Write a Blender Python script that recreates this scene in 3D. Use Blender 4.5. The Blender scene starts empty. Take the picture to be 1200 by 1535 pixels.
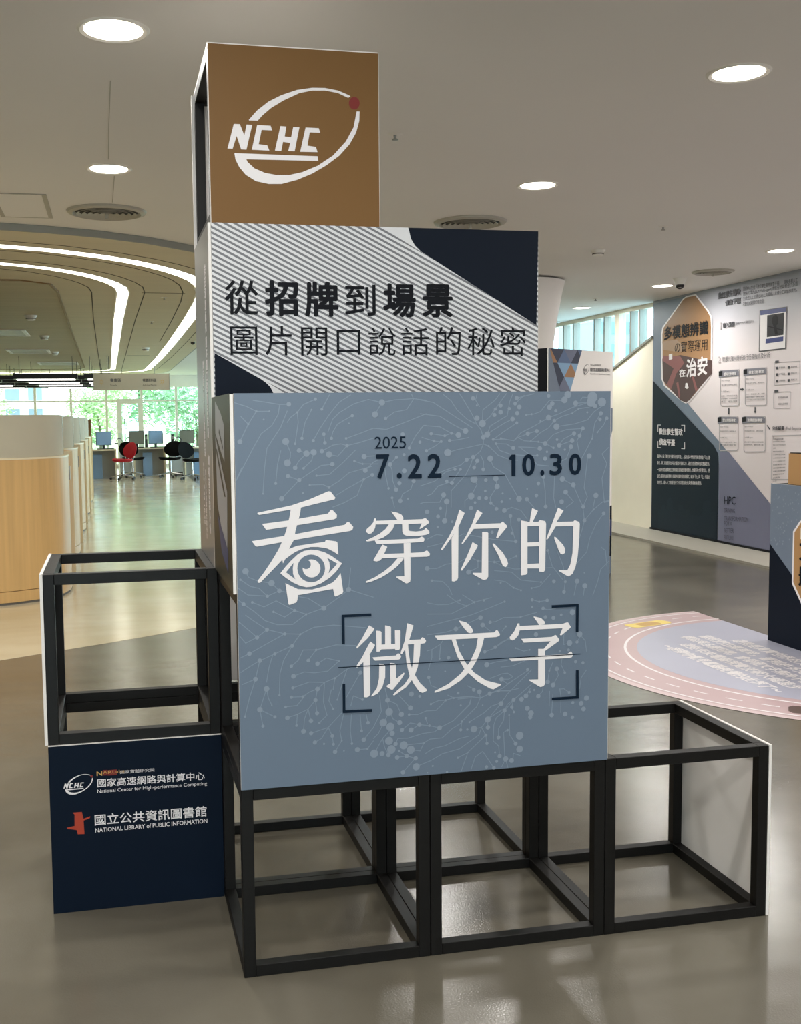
import bpy, bmesh, math, random
from mathutils import Vector, Matrix
random.seed(7)
SC = bpy.context.scene
COL = SC.collection

# ------------------------------------------------------------------ camera
cd = bpy.data.cameras.new('camera'); cam = bpy.data.objects.new('camera', cd); COL.objects.link(cam)
cam.matrix_world = Matrix(((0.977368, 0.027992, -0.209686, -0.294396),
                           (-0.211253, 0.076936, -0.974399, -2.655735),
                           (-0.011143, 0.996643, 0.081109, 1.435855), (0, 0, 0, 1)))
cd.sensor_fit = 'HORIZONTAL'; cd.sensor_width = 36; cd.lens = 48.2673
cd.shift_x = 0.069972; cd.shift_y = -0.008075; cd.clip_end = 400; cd.clip_start = 0.05
SC.camera = cam
# ------------------------------------------------------------------ sky, exposure
w = bpy.data.worlds.new('sky'); SC.world = w; w.use_nodes = True
bg = w.node_tree.nodes['Background']; bg.inputs[0].default_value = (0.86, 0.95, 1.0, 1); bg.inputs[1].default_value = 5.5
SC.view_settings.view_transform = 'Standard'; SC.view_settings.look = 'None'
SC.view_settings.gamma = 1; SC.view_settings.use_curve_mapping = False
SC.view_settings.exposure = 0.0
LAMP_W = 22.0          # each ceiling downlight
STRIP_E = 4.0          # the glowing ceiling lines
TUBE_E = 4.0

# ------------------------------------------------------------------ printed artwork, in metres on each board
TITLE = [[(0.0535,0.7038),(0.1382,0.7197),(0.1845,0.7335),(0.2342,0.753),(0.2396,0.7521),(0.2519,0.7365),(0.2495,0.732),(0.2075,0.7233),(0.1611,0.7133),(0.1381,0.7094),(0.058,0.6984),(0.0535,0.7008)],[(0.0644,0.6755),(0.1377,0.6829),(0.2324,0.6966),(0.2391,0.7055),(0.2442,0.7054),(0.2553,0.6928),(0.2545,0.6851),(0.2478,0.6815),(0.1548,0.6697),(0.0745,0.6604)],[(0.0381,0.6333),(0.0836,0.6392),(0.1372,0.6456),(0.275,0.6668),(0.2817,0.6735),(0.2868,0.6729),(0.2973,0.661),(0.2949,0.653),(0.2885,0.6505),(0.1755,0.6366),(0.0511,0.6192),(0.0473,0.6201)],[(0.1389,0.7178),(0.1643,0.7189),(0.1609,0.6981),(0.1489,0.6566),(0.1439,0.6321),(0.1321,0.6123),(0.1365,0.5961),(0.1218,0.5853),(0.1155,0.5741),(0.1141,0.5837),(0.0901,0.5599),(0.0572,0.5279),(0.0515,0.5281),(0.0509,0.5331),(0.0671,0.5533),(0.0866,0.581),(0.1041,0.6088),(0.116,0.6331),(0.1251,0.6575),(0.134,0.6914)],[(0.1218,0.5853),(0.1252,0.608),(0.1522,0.6176),(0.2238,0.6252),(0.2258,0.6298),(0.2523,0.6253),(0.2558,0.6221),(0.2578,0.5905),(0.245,0.5995),(0.2295,0.6078),(0.2062,0.6125),(0.1868,0.6132),(0.1636,0.6084),(0.1481,0.6025),(0.1365,0.5954)],[(0.1209,0.5242),(0.1488,0.5095),(0.1526,0.5074),(0.1894,0.5049),(0.2206,0.5119),(0.2421,0.5206),(0.252,0.5298),(0.2631,0.544),(0.2693,0.4961),(0.2673,0.4912),(0.2496,0.4843),(0.2468,0.4856),(0.2431,0.5039),(0.1524,0.4921),(0.1511,0.4806),(0.1483,0.4738),(0.1309,0.4682),(0.1279,0.4702)],[(0.1083,0.5496),(0.1215,0.5654),(0.1363,0.5809),(0.1538,0.5962),(0.1693,0.604),(0.1868,0.6064),(0.2022,0.605),(0.2216,0.5989),(0.2409,0.5881),(0.2545,0.5779),(0.2669,0.5685),(0.2522,0.5491),(0.2364,0.5343),(0.2129,0.52),(0.1895,0.5122),(0.174,0.5114),(0.1585,0.5156),(0.1394,0.5253),(0.1223,0.5375)],[(0.3966,0.6969),(0.4134,0.6934),(0.4241,0.6879),(0.429,0.68),(0.4275,0.6714),(0.4186,0.67),(0.4133,0.6745),(0.4063,0.6842)],[(0.3523,0.6805),(0.3564,0.6803),(0.3567,0.6746),(0.3557,0.6652),(0.3544,0.6567),(0.3503,0.6482),(0.3441,0.6424),(0.3371,0.6415),(0.3309,0.6463),(0.3301,0.6507),(0.3337,0.6557),(0.3425,0.6622),(0.3496,0.6706)],[(0.3558,0.6742),(0.4794,0.6749),(0.4857,0.6773),(0.4884,0.6767),(0.4973,0.6674),(0.4964,0.6639),(0.4739,0.6499),(0.4712,0.6505),(0.4775,0.6637),(0.4417,0.6632),(0.3566,0.6649)],[(0.3902,0.6641),(0.4061,0.6644),(0.4007,0.6516),(0.39,0.6399),(0.3758,0.631),(0.358,0.6247),(0.3351,0.6221),(0.3302,0.6232),(0.3308,0.6252),(0.3493,0.6328),(0.367,0.6416),(0.3812,0.6523)],[(0.4253,0.6637),(0.4417,0.664),(0.442,0.6484),(0.4452,0.6452),(0.4613,0.6434),(0.4774,0.6446),(0.4837,0.647),(0.4873,0.6521),(0.49,0.6516),(0.4981,0.6413),(0.4972,0.6369),(0.4881,0.6338),(0.4648,0.6312),(0.438,0.6327),(0.4291,0.6368),(0.4259,0.6438)],[(0.3531,0.6244),(0.4665,0.625),(0.4737,0.6282),(0.4773,0.6298),(0.4827,0.627),(0.4848,0.6209),(0.4818,0.6158),(0.4271,0.6144),(0.3606,0.6143),(0.3562,0.617)],[(0.373,0.613),(0.3853,0.6073),(0.3853,0.6047),(0.3772,0.5886),(0.4198,0.5883),(0.4807,0.5889),(0.4897,0.5932),(0.4924,0.5927),(0.4991,0.5846),(0.4978,0.5795),(0.4915,0.5771),(0.4376,0.5775),(0.3718,0.5776),(0.3664,0.5718),(0.3576,0.5699),(0.3497,0.5716),(0.3488,0.5739),(0.3577,0.5877)],[(0.4289,0.6143),(0.4471,0.6145),(0.4466,0.5198),(0.4453,0.5137),(0.4372,0.5094),(0.4336,0.5102),(0.4087,0.5267),(0.4087,0.5288),(0.4302,0.5292)],[(0.4135,0.5768),(0.4296,0.577),(0.4268,0.571),(0.4125,0.556),(0.3928,0.5413),(0.3696,0.5284),(0.3448,0.5191),(0.3298,0.516),(0.328,0.5173),(0.3289,0.5199),(0.352,0.5292),(0.3768,0.5437),(0.3965,0.5584)],[(0.5791,0.6965),(0.5932,0.6873),(0.5762,0.6512),(0.5754,0.6474),(0.5564,0.6235),(0.5326,0.5922),(0.5287,0.5935),(0.5299,0.5972),(0.5505,0.6275),(0.5663,0.6572)],[(0.5762,0.65),(0.575,0.5182),(0.5718,0.5119),(0.5639,0.5092),(0.5579,0.5102),(0.5575,0.6234)],[(0.627,0.695),(0.6417,0.6858),(0.6217,0.6572),(0.6916,0.6575),(0.6977,0.6619),(0.7097,0.6504),(0.7089,0.6466),(0.6836,0.618),(0.6792,0.6197),(0.6876,0.6446),(0.6177,0.6452),(0.5879,0.6064),(0.5843,0.608),(0.5979,0.6295),(0.6138,0.6594)],[(0.6408,0.6364),(0.6544,0.6359),(0.6576,0.6331),(0.6575,0.5184),(0.6542,0.512),(0.6462,0.5093),(0.6414,0.5111),(0.6143,0.5268),(0.6155,0.5298),(0.6395,0.5288)],[(0.6145,0.6107),(0.6288,0.6018),(0.6276,0.5972),(0.6076,0.5645),(0.5857,0.5368),(0.5818,0.5381),(0.5838,0.5434),(0.6017,0.58)],[(0.6703,0.6059),(0.6756,0.603),(0.6977,0.58),(0.7098,0.5603),(0.7122,0.5506),(0.7098,0.5442),(0.7049,0.5413),(0.6977,0.5454),(0.6856,0.5728),(0.6695,0.6021)],[(0.7793,0.6952),(0.7956,0.687),(0.7806,0.6576),(0.7724,0.6578),(0.7752,0.6769)],[(0.7481,0.6632),(0.7663,0.6596),(0.7666,0.5232),(0.7625,0.5188),(0.7483,0.5174)],[(0.7968,0.6582),(0.8009,0.6626),(0.816,0.6594),(0.8185,0.6524),(0.8164,0.5288),(0.8115,0.5232),(0.7992,0.5257),(0.7989,0.6531)],[(0.7623,0.6582),(0.803,0.658),(0.803,0.6464),(0.7623,0.6478)],[(0.7664,0.6042),(0.7998,0.6045),(0.7999,0.5933),(0.7664,0.5934)],[(0.7665,0.5472),(0.8,0.5473),(0.8,0.5341),(0.7665,0.5356)],[(0.852,0.6938),(0.8677,0.6856),(0.848,0.6561),(0.8955,0.6556),(0.8996,0.6594),(0.912,0.6539),(0.9141,0.6492),(0.9123,0.5987),(0.9084,0.5599),(0.9023,0.5329),(0.8941,0.5157),(0.8837,0.5091),(0.8775,0.5114),(0.8547,0.5252),(0.8568,0.5271),(0.8795,0.5261),(0.8877,0.5413),(0.8938,0.5722),(0.8955,0.6436),(0.846,0.6445),(0.8256,0.6136),(0.8203,0.6091),(0.8194,0.6138),(0.8337,0.6481),(0.8459,0.6785)],[(0.8416,0.6169),(0.8461,0.6155),(0.8668,0.5946),(0.873,0.5827),(0.8723,0.5731),(0.8669,0.5686),(0.8599,0.5704),(0.8545,0.5796),(0.842,0.611)],[(0.3362,0.4054),(0.3497,0.3966),(0.349,0.3931),(0.3323,0.3723),(0.3042,0.3473),(0.3015,0.348),(0.3027,0.3514),(0.3176,0.3732),(0.3296,0.3942)],[(0.339,0.3632),(0.3514,0.3538),(0.3505,0.3509),(0.3364,0.3285),(0.3378,0.327),(0.3376,0.2264),(0.3345,0.2202),(0.328,0.2177),(0.3206,0.2188),(0.32,0.3106),(0.3037,0.2971),(0.301,0.2981),(0.3017,0.3016),(0.3172,0.3239),(0.3292,0.3464)],[(0.3546,0.3908),(0.3656,0.3893),(0.3688,0.3862),(0.3684,0.3412),(0.3631,0.3357),(0.3551,0.3355)],[(0.3647,0.3536),(0.4153,0.353),(0.4182,0.3397),(0.3676,0.3412)],[(0.3784,0.4032),(0.3912,0.4004),(0.3941,0.3974),(0.3938,0.3528),(0.378,0.3528)],[(0.4042,0.3892),(0.417,0.3885),(0.4191,0.3864),(0.4182,0.3426),(0.4152,0.3369),(0.4047,0.3367)],[(0.3443,0.3216),(0.4061,0.3229),(0.4121,0.3284),(0.4166,0.3266),(0.4204,0.32),(0.418,0.3134),(0.4135,0.3116),(0.351,0.3125),(0.3481,0.3147)],[(0.3619,0.3042),(0.3747,0.3023),(0.3779,0.2968),(0.3774,0.2676),(0.3697,0.2418),(0.3577,0.2265),(0.3413,0.2188),(0.3399,0.221),(0.3549,0.2399),(0.361,0.2658)],[(0.3905,0.3042),(0.4024,0.3026),(0.4059,0.2986),(0.4063,0.2643),(0.4081,0.2627),(0.4273,0.2767),(0.4291,0.2737),(0.4176,0.2562),(0.398,0.234),(0.3935,0.2338),(0.3811,0.2425),(0.3817,0.2454),(0.3913,0.2506)],[(0.4371,0.4058),(0.4539,0.3991),(0.4422,0.3617),(0.4723,0.3614),(0.4768,0.3671),(0.4829,0.3644),(0.4873,0.3571),(0.4849,0.3513),(0.4783,0.35),(0.4392,0.3502),(0.4226,0.3257),(0.4193,0.3265),(0.4193,0.3309),(0.4303,0.3609)],[(0.4548,0.3507),(0.4722,0.3503),(0.4706,0.3205),(0.4644,0.2885),(0.4537,0.2612),(0.4325,0.2376),(0.4009,0.2177),(0.3979,0.22),(0.4054,0.2277),(0.4295,0.2466),(0.4447,0.2692),(0.4524,0.3039)],[(0.4301,0.3434),(0.4386,0.3487),(0.4405,0.3281),(0.4449,0.2985),(0.4552,0.2714),(0.4702,0.2469),(0.4891,0.2273),(0.4882,0.2244),(0.4776,0.2198),(0.4685,0.2234),(0.4536,0.245),(0.4417,0.2694),(0.4344,0.3021)],[(0.578,0.4055),(0.5964,0.3999),(0.6092,0.3886),(0.6155,0.3776),(0.6147,0.3723),(0.6092,0.3701),(0.6018,0.3723),(0.5908,0.3843),(0.578,0.4027)],[(0.5104,0.3682),(0.5122,0.3695),(0.674,0.369),(0.6796,0.3748),(0.6834,0.3742),(0.6901,0.3638),(0.689,0.3592),(0.6796,0.3562),(0.6,0.3561),(0.5194,0.3571)],[(0.5559,0.3586),(0.5676,0.3579),(0.5778,0.3247),(0.5961,0.2915),(0.6182,0.2652),(0.6516,0.2415),(0.6934,0.2287),(0.6919,0.2263),(0.6721,0.2165),(0.6628,0.2193),(0.6293,0.2394),(0.5924,0.2739),(0.5723,0.3108)],[(0.6288,0.358),(0.6451,0.3578),(0.6462,0.3556),(0.6387,0.3282),(0.6257,0.2969),(0.6071,0.2694),(0.5813,0.2461),(0.5481,0.2269),(0.5115,0.218),(0.5086,0.2196),(0.5115,0.223),(0.5482,0.2394),(0.5813,0.264),(0.6072,0.2944),(0.6239,0.3291)],[(0.7836,0.4053),(0.7866,0.4059),(0.8055,0.4006),(0.8162,0.3899),(0.8151,0.3828),(0.7999,0.3818),(0.7942,0.3911)],[(0.7395,0.3897),(0.7444,0.3895),(0.7451,0.3823),(0.7452,0.3704),(0.7414,0.3581),(0.732,0.3478),(0.7245,0.3447),(0.7181,0.3486),(0.717,0.3541),(0.7301,0.3695)],[(0.7444,0.3823),(0.8666,0.3818),(0.88,0.3855),(0.8827,0.3846),(0.8904,0.3722),(0.8877,0.3687),(0.8629,0.3505),(0.859,0.3522),(0.8666,0.3702),(0.7452,0.3708)],[(0.7497,0.3476),(0.8361,0.3484),(0.8457,0.353),(0.8483,0.3521),(0.8583,0.3388),(0.8553,0.3354),(0.8172,0.3112),(0.8103,0.3145),(0.8324,0.3367),(0.7565,0.3371)],[(0.7974,0.3181),(0.8126,0.3172),(0.8172,0.3134),(0.8175,0.2216),(0.8129,0.2158),(0.8041,0.2142),(0.7984,0.2175),(0.7726,0.2337),(0.7718,0.2366),(0.7976,0.2356)],[(0.7144,0.2986),(0.8804,0.2995),(0.8899,0.3054),(0.893,0.3045),(0.8969,0.2956),(0.8939,0.2899),(0.8862,0.2882),(0.7227,0.2891),(0.7197,0.2911)]]
EYE_DARK = [[(0.1229,0.5516),(0.1424,0.5749),(0.1403,0.5616),(0.1408,0.5463),(0.1464,0.533)],[(0.2284,0.5847),(0.2548,0.5683),(0.2319,0.5446),(0.2355,0.5594),(0.2341,0.573)],[(0.223,0.5573),(0.222,0.5494),(0.2193,0.5421),(0.215,0.5356),(0.2092,0.5302),(0.2024,0.5263),(0.1948,0.524),(0.1869,0.5235),(0.179,0.5247),(0.1715,0.5277),(0.1648,0.5322),(0.1593,0.538),(0.1551,0.5449),(0.1526,0.5525),(0.1518,0.5603),(0.1528,0.5681),(0.1555,0.5754),(0.1598,0.5819),(0.1655,0.5873),(0.1723,0.5912),(0.1798,0.5935),(0.1878,0.5941),(0.1957,0.5929),(0.2032,0.5899),(0.2099,0.5855),(0.2155,0.5796),(0.2197,0.5728),(0.2222,0.5652)]]
EYE_PUPIL = [[(0.211,0.5578),(0.2103,0.5527),(0.2086,0.5479),(0.2058,0.5436),(0.2021,0.5401),(0.1978,0.5376),(0.1929,0.5361),(0.1878,0.5357),(0.1827,0.5366),(0.1779,0.5385),(0.1736,0.5414),(0.1701,0.5452),(0.1674,0.5497),(0.1658,0.5546),(0.1653,0.5598),(0.1659,0.5648),(0.1677,0.5696),(0.1704,0.5739),(0.1741,0.5773),(0.1785,0.5799),(0.1833,0.5814),(0.1884,0.5818),(0.1935,0.581),(0.1983,0.5791),(0.2026,0.5762),(0.2062,0.5724),(0.2088,0.5679),(0.2105,0.5629)]]
EYE_BITE = [[(0.1863,0.5692),(0.186,0.5666),(0.185,0.5641),(0.1836,0.5619),(0.1817,0.5601),(0.1794,0.5588),(0.1768,0.558),(0.1742,0.5578),(0.1715,0.5582),(0.169,0.5592),(0.1667,0.5607),(0.1649,0.5627),(0.1635,0.565),(0.1626,0.5676),(0.1623,0.5702),(0.1627,0.5728),(0.1636,0.5753),(0.165,0.5775),(0.167,0.5793),(0.1692,0.5806),(0.1718,0.5814),(0.1745,0.5816),(0.1771,0.5812),(0.1796,0.5802),(0.1819,0.5787),(0.1838,0.5767),(0.1852,0.5744),(0.186,0.5719)]]
FRAME_MARKS = [[(0.2647,0.4296),(0.3424,0.4293),(0.3421,0.4363),(0.2645,0.4365)],[(0.2646,0.4366),(0.2648,0.3605),(0.2718,0.3602),(0.2716,0.4363)],[(0.2715,0.1809),(0.2715,0.2568),(0.2645,0.2572),(0.2645,0.1813)],[(0.2646,0.1811),(0.3421,0.1794),(0.3418,0.1865),(0.2643,0.1881)],[(0.9122,0.4339),(0.8347,0.4338),(0.8351,0.4266),(0.9126,0.4267)],[(0.9047,0.4342),(0.9043,0.3581),(0.912,0.3576),(0.9124,0.4337)],[(0.9144,0.1754),(0.9133,0.2537),(0.9056,0.2542),(0.9066,0.1758)],[(0.914,0.1829),(0.8364,0.1834),(0.837,0.1761),(0.9146,0.1756)],[(0.2537,0.2993),(0.9183,0.2961),(0.9182,0.2984),(0.2536,0.3016)],[(0.551,0.7819),(0.703,0.7826),(0.703,0.7845),(0.5509,0.7838)]]
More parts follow.
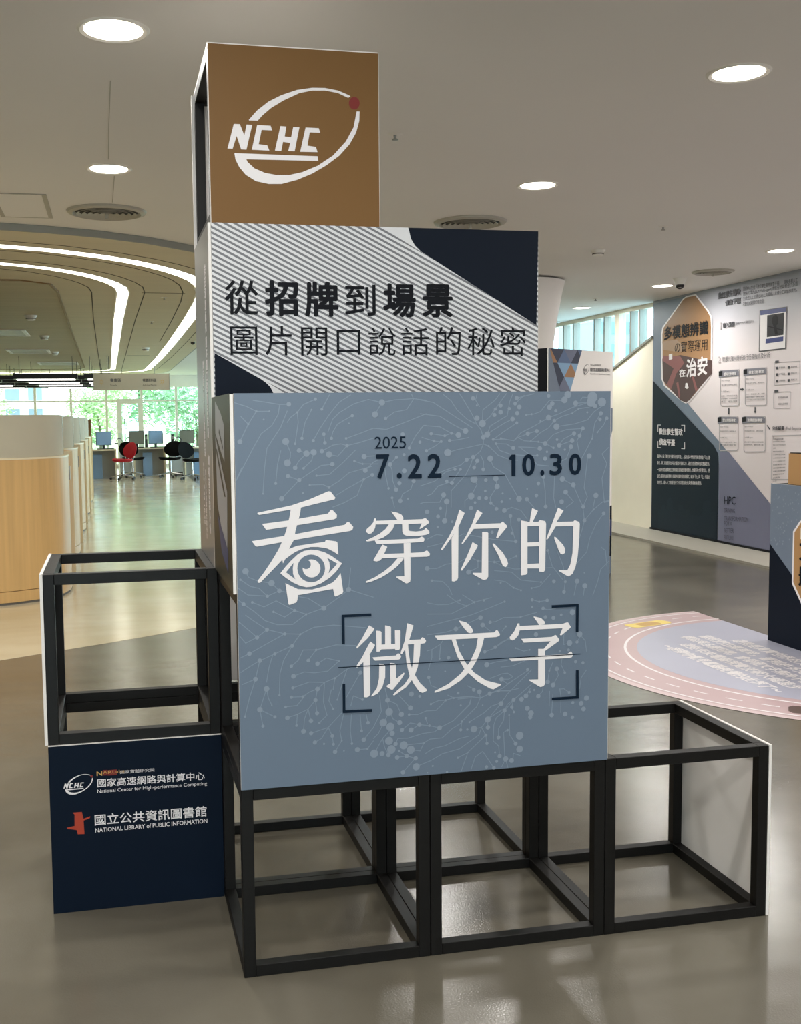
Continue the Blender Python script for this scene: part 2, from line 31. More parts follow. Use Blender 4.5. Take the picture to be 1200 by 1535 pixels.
DOTS = [(0.1367,0.9723,0.0057),(0.2038,0.9841,0.004),(0.22,0.9589,0.0035),(0.1577,0.9519,0.0026),(0.0553,0.9552,0.0026),(0.0876,0.9552,0.0022),(0.0732,0.9349,0.0022),(0.0347,0.9239,0.0026),(0.0131,0.881,0.0062),(0.1273,0.8798,0.0088),(0.1306,0.8264,0.0088),(0.1509,0.8737,0.0031),(0.1684,0.8871,0.004),(0.1971,0.881,0.004),(0.2242,0.8968,0.0044),(0.2269,0.8748,0.0044),(0.2436,0.8859,0.004),(0.2976,0.9421,0.004),(0.1794,0.8488,0.0079),(0.1606,0.8569,0.0057),(0.1976,0.8517,0.0079),(0.2187,0.8542,0.0057),(0.2369,0.8456,0.0079),(0.1501,0.8138,0.0057),(0.1715,0.8121,0.0031),(0.1314,0.7935,0.0053),(0.16,0.7827,0.0053),(0.115,0.7375,0.0066),(0.245,0.8206,0.0057),(0.2043,0.793,0.0026),(0.236,0.7627,0.0035),(0.1867,0.7698,0.0026),(0.1691,0.7498,0.0026),(0.1005,0.7757,0.0035),(0.0683,0.751,0.0022),(0.2835,0.8672,0.0044),(0.2812,0.8852,0.0031),(0.375,0.9747,0.0079),(0.3566,0.9446,0.0079),(0.384,0.934,0.0044),(0.3274,0.8385,0.0066),(0.33,0.8035,0.0062),(0.323,0.8201,0.0026),(0.302,0.8275,0.0031),(0.3481,0.7915,0.0049),(0.3256,0.7805,0.0031),(0.4454,0.8584,0.004),(0.4119,0.8351,0.004),(0.3947,0.8172,0.0057),(0.4316,0.8413,0.004),(0.4104,0.7526,0.0057),(0.4191,0.769,0.0053),(0.4565,0.7735,0.0053),(0.421,0.7233,0.0057),(0.3996,0.7318,0.0035),(0.3904,0.7565,0.0031),(0.4416,0.7285,0.0026),(0.4739,0.8728,0.004),(0.2891,0.923,0.0018),(0.1939,0.958,0.0022),(0.4322,0.8002,0.0062),(0.4285,0.8934,0.0053),(0.6419,0.9184,0.0093),(0.627,0.9324,0.0071),(0.6552,0.8897,0.0079),(0.6445,0.8831,0.0062),(0.6711,0.8768,0.0035),(0.6925,0.8794,0.0026),(0.6165,0.9831,0.0057),(0.627,0.965,0.0026),(0.5961,0.8998,0.0075),(0.5768,0.8897,0.0075),(0.5584,0.8942,0.0035),(0.5401,0.8882,0.0035),(0.5305,0.8734,0.0035),(0.5114,0.875,0.0035),(0.5037,0.8938,0.0044),(0.5531,0.8755,0.0044),(0.4909,0.8504,0.0044),(0.5478,0.8447,0.0097),(0.6747,0.9402,0.0053),(0.6916,0.9471,0.0062),(0.6916,0.9643,0.0053),(0.6769,0.9553,0.004),(0.7152,0.9561,0.0044),(0.7313,0.9689,0.0049),(0.7357,0.9832,0.0057),(0.7429,0.96,0.0062),(0.7371,0.944,0.0057),(0.7246,0.929,0.0062),(0.7362,0.9188,0.004),(0.7622,0.9391,0.0026),(0.7771,0.941,0.0026),(0.8246,0.9315,0.0075),(0.8405,0.9232,0.0049),(0.8465,0.9078,0.0084),(0.8268,0.9586,0.0071),(0.8345,0.9683,0.0062),(0.8445,0.9495,0.0044),(0.8686,0.9777,0.0088),(0.8781,0.9912,0.0097),(0.9001,0.9685,0.0071),(0.9479,0.9842,0.0141),(0.9434,0.9714,0.0123),(0.9748,0.9711,0.0119),(0.955,0.9606,0.0062),(0.9722,0.9412,0.0057),(0.9696,0.9253,0.0049),(0.989,0.9281,0.0049),(0.8907,0.9422,0.0022),(0.908,0.9535,0.0022),(0.9334,0.9442,0.0026),(0.9624,0.8911,0.0022),(0.9477,0.8746,0.0022),(0.802,0.9229,0.0026),(0.7916,0.8968,0.0053),(0.7668,0.8904,0.0057),(0.775,0.8708,0.0022),(0.8153,0.8641,0.0062),(0.7962,0.8687,0.0026),(0.8003,0.8512,0.0062),(0.8203,0.8419,0.0031),(0.8544,0.8583,0.0062),(0.8879,0.8542,0.0062),(0.891,0.8704,0.0062),(0.8964,0.8891,0.0057),(0.9121,0.8833,0.0053),(0.9212,0.902,0.0053),(0.8484,0.8737,0.0035),(0.8705,0.8469,0.0031),(0.8385,0.8522,0.0031),(0.7264,0.8539,0.0053),(0.6787,0.8657,0.0031),(0.6587,0.8598,0.0026),(0.6166,0.832,0.0057),(0.599,0.8253,0.0053),(0.6277,0.8221,0.0057),(0.6631,0.8273,0.0079),(0.6192,0.8051,0.0049),(0.644,0.7995,0.0049),(0.5822,0.8009,0.0035),(0.5673,0.8012,0.004),(0.5449,0.7708,0.0044),(0.5589,0.7662,0.0053),(0.6187,0.7744,0.0097),(0.6511,0.7714,0.0049),(0.6786,0.775,0.0075),(0.6822,0.7541,0.0071),(0.6497,0.7432,0.0035),(0.6111,0.7307,0.0088),(0.6333,0.725,0.0053),(0.6519,0.7245,0.0053),(0.6217,0.7135,0.0035),(0.6648,0.711,0.0044),(0.5365,0.7358,0.0066),(0.5447,0.7184,0.0075),(0.7427,0.7202,0.0079),(0.7644,0.7187,0.0057),(0.6947,0.7139,0.0035),(0.6974,0.7355,0.0026),(0.7653,0.7455,0.0022),(0.718,0.7213,0.0022),(0.7911,0.7277,0.0049),(0.7965,0.7592,0.0049),(0.8149,0.8241,0.0057),(0.7931,0.833,0.0031),(0.8105,0.776,0.0053),(0.8639,0.7695,0.0075),(0.8948,0.7532,0.0066),(0.8733,0.7345,0.0066),(0.8619,0.709,0.0066),(0.9396,0.8288,0.0071),(0.9597,0.7234,0.0071),(0.8171,0.6974,0.0053),(0.9237,0.6942,0.0053),(0.8244,0.9883,0.0049),(0.5214,0.6802,0.0051),(0.5391,0.6686,0.0072),(0.5594,0.6655,0.0034),(0.5204,0.653,0.003),(0.5282,0.7015,0.0038),(0.492,0.6933,0.006),(0.702,0.6908,0.0064),(0.6804,0.6955,0.0051),(0.7189,0.6758,0.0051),(0.7424,0.6656,0.0051),(0.7237,0.6303,0.0043),(0.7338,0.6081,0.0047),(0.9275,0.6574,0.0055),(0.9826,0.6748,0.0051),(0.9533,0.6858,0.0026),(0.8233,0.581,0.0038),(0.7355,0.5691,0.003),(0.6748,0.5559,0.0034),(0.6295,0.5606,0.0034),(0.6037,0.5321,0.0068),(0.4913,0.546,0.0064),(0.5038,0.5136,0.0034),(0.8413,0.4975,0.0051),(0.8738,0.4952,0.0038),(0.9073,0.4953,0.0068),(0.9298,0.4817,0.0072),(0.805,0.497,0.0026),(0.7786,0.482,0.0026),(0.7488,0.4775,0.0026),(0.7282,0.4852,0.0026),(0.6316,0.5,0.003),(0.6921,0.5001,0.0026),(0.8703,0.468,0.0051),(0.9283,0.5167,0.0017),(0.6683,0.6344,0.0043),(0.6105,0.6997,0.0055),(0.021,0.5583,0.008),(0.0858,0.5255,0.008),(0.1056,0.5051,0.0057),(0.0748,0.493,0.004),(0.0079,0.5374,0.003),(0.0145,0.4755,0.005),(0.0366,0.4791,0.0033),(0.0896,0.4525,0.003),(0.1432,0.4535,0.004),(0.1728,0.442,0.0027),(0.2187,0.4559,0.0067),(0.2834,0.5005,0.0067),(0.0725,0.4081,0.005),(0.0469,0.3897,0.0053),(0.1174,0.395,0.004),(0.1571,0.3919,0.0027),(0.0269,0.3495,0.0057),(0.1357,0.3634,0.0047),(0.0912,0.3451,0.004),(0.0528,0.3302,0.0057),(0.0412,0.2833,0.006),(0.0687,0.2568,0.0073),(0.0508,0.2045,0.007),(0.0128,0.1893,0.003),(0.0579,0.1616,0.004),(0.0888,0.1832,0.004),(0.1012,0.2383,0.0027),(0.0814,0.2139,0.0017),(0.1767,0.3233,0.0047),(0.1975,0.3494,0.003),(0.1328,0.3109,0.0043),(0.2003,0.3136,0.0057),(0.2563,0.3168,0.0023),(0.1378,0.2849,0.006),(0.1358,0.2551,0.004),(0.2453,0.2732,0.0027),(0.1995,0.248,0.006),(0.1938,0.2193,0.0053),(0.1616,0.2304,0.0037),(0.1317,0.2312,0.004),(0.1164,0.207,0.0033),(0.1207,0.1784,0.006),(0.1465,0.1856,0.002),(0.144,0.157,0.0033),(0.1975,0.1851,0.0053),(0.1814,0.1663,0.0057),(0.1617,0.1405,0.0063),(0.2032,0.1596,0.003),(0.2396,0.1935,0.003),(0.2504,0.2163,0.002),(0.1813,0.1339,0.0053),(0.1908,0.1091,0.0053),(0.2363,0.1227,0.0047),(0.2392,0.1008,0.0037),(0.2146,0.1037,0.0027),(0.2611,0.1087,0.0023),(0.2432,0.0807,0.0057),(0.2666,0.0814,0.002),(0.2877,0.0989,0.0033),(0.3021,0.0818,0.0067),(0.3192,0.1068,0.006),(0.3136,0.1306,0.0037),(0.3309,0.1508,0.0047),(0.3169,0.2127,0.0033),(0.3121,0.2832,0.0053),(0.3287,0.0819,0.003),(0.0036,0.4298,0.002),(0.3833,0.2067,0.0064),(0.3874,0.1753,0.01),(0.3714,0.148,0.01),(0.39,0.1356,0.011),(0.3948,0.1181,0.007),(0.4155,0.1448,0.0064),(0.4199,0.1668,0.0067),(0.4442,0.182,0.0067),(0.447,0.2185,0.0067),(0.4695,0.2111,0.0037),(0.4407,0.1644,0.0033),(0.4213,0.1248,0.0054),(0.4458,0.123,0.0067),(0.4685,0.1356,0.0057),(0.4955,0.131,0.0033),(0.5232,0.1231,0.0064),(0.4852,0.152,0.003),(0.3865,0.0986,0.0107),(0.3925,0.0754,0.0114),(0.4039,0.0891,0.0057),(0.3675,0.0663,0.0067),(0.3845,0.0614,0.006),(0.4256,0.0838,0.0107),(0.4445,0.0706,0.0107),(0.413,0.0698,0.003),(0.4079,0.053,0.006),(0.4334,0.0548,0.0057),(0.4576,0.0467,0.006),(0.4232,0.0129,0.006),(0.4592,0.0243,0.0094),(0.3465,0.068,0.0107),(0.4997,0.1882,0.003),(0.54,0.1958,0.003),(0.5622,0.2005,0.0027),(0.5741,0.2128,0.0037),(0.5814,0.1792,0.0027),(0.5847,0.1359,0.0027),(0.5812,0.1135,0.004),(0.6053,0.1327,0.0027),(0.5995,0.1131,0.003),(0.6176,0.113,0.009),(0.633,0.2124,0.0064),(0.6617,0.2055,0.0057),(0.6864,0.2111,0.004),(0.6932,0.1763,0.0067),(0.6562,0.1359,0.0084),(0.6568,0.1147,0.006),(0.651,0.094,0.0043),(0.654,0.0715,0.0043),(0.7032,0.157,0.0057),(0.6863,0.0853,0.0054),(0.7287,0.1847,0.0054),(0.7236,0.1649,0.0047),(0.7163,0.1438,0.0023),(0.7119,0.1033,0.0033),(0.7298,0.1511,0.0033),(0.7344,0.0649,0.0054),(0.7458,0.0857,0.0107),(0.7459,0.049,0.0094),(0.6894,0.0345,0.0057),(0.7064,0.0255,0.0074),(0.723,0.0198,0.0067),(0.6812,0.0205,0.004),(0.6767,0.0455,0.0027),(0.6526,0.0082,0.0043),(0.6732,0.0045,0.005),(0.5729,0.039,0.003),(0.504,0.0225,0.0027),(0.543,0.0035,0.003),(0.4898,0.006,0.002),(0.6422,0.1755,0.002),(0.6174,0.219,0.005),(0.4805,0.0857,0.002),(0.6014,0.0515,0.0017),(0.58,0.4591,0.0026),(0.5983,0.443,0.0026),(0.6193,0.4519,0.0029),(0.6455,0.4559,0.0033),(0.7031,0.4495,0.0029),(0.7801,0.4511,0.0044),(0.8001,0.4447,0.0029),(0.8225,0.4472,0.0047),(0.7801,0.4314,0.0033),(0.8112,0.4262,0.0047),(0.6362,0.4102,0.0062),(0.6421,0.3903,0.0062),(0.6629,0.3964,0.0044),(0.5688,0.3837,0.0062),(0.7065,0.3833,0.0026),(0.7477,0.4061,0.0029),(0.677,0.3295,0.0047),(0.648,0.3187,0.0044),(0.6535,0.2837,0.0069),(0.7339,0.3237,0.0022),(0.7546,0.334,0.0022),(0.7735,0.3167,0.0022),(0.5881,0.3393,0.0022),(0.5484,0.3087,0.0047),(0.5239,0.3073,0.0026),(0.4942,0.2596,0.0044),(0.5391,0.2727,0.0022),(0.6946,0.2423,0.0062),(0.7635,0.1926,0.0066),(0.751,0.1844,0.0066),(0.7985,0.1895,0.0062),(0.8251,0.2266,0.0062),(0.8404,0.2172,0.0066),(0.851,0.2605,0.0062),(0.874,0.2489,0.0036),(0.8296,0.2564,0.0026),(0.768,0.2636,0.0044),(0.8841,0.3101,0.004),(0.9047,0.2769,0.0044),(0.926,0.2726,0.0044),(0.8868,0.3289,0.008),(0.9083,0.3305,0.0044),(0.9159,0.3512,0.008),(0.8952,0.4118,0.008),(0.8626,0.4063,0.0036),(0.8405,0.3995,0.0055),(0.8177,0.4025,0.0051),(0.8592,0.308,0.0033),(0.7741,0.2028,0.0033),(0.787,0.2073,0.0029),(0.8369,0.1354,0.0062),(0.8753,0.1356,0.0066),(0.8866,0.1941,0.004),(0.9216,0.1616,0.0066),(0.9287,0.1457,0.0066),(0.8976,0.1651,0.0044),(0.937,0.1752,0.0073),(0.7674,0.1586,0.0069),(0.7777,0.1444,0.008),(0.7758,0.1337,0.0058),(0.7912,0.3571,0.0062),(0.8966,0.1249,0.0051)]
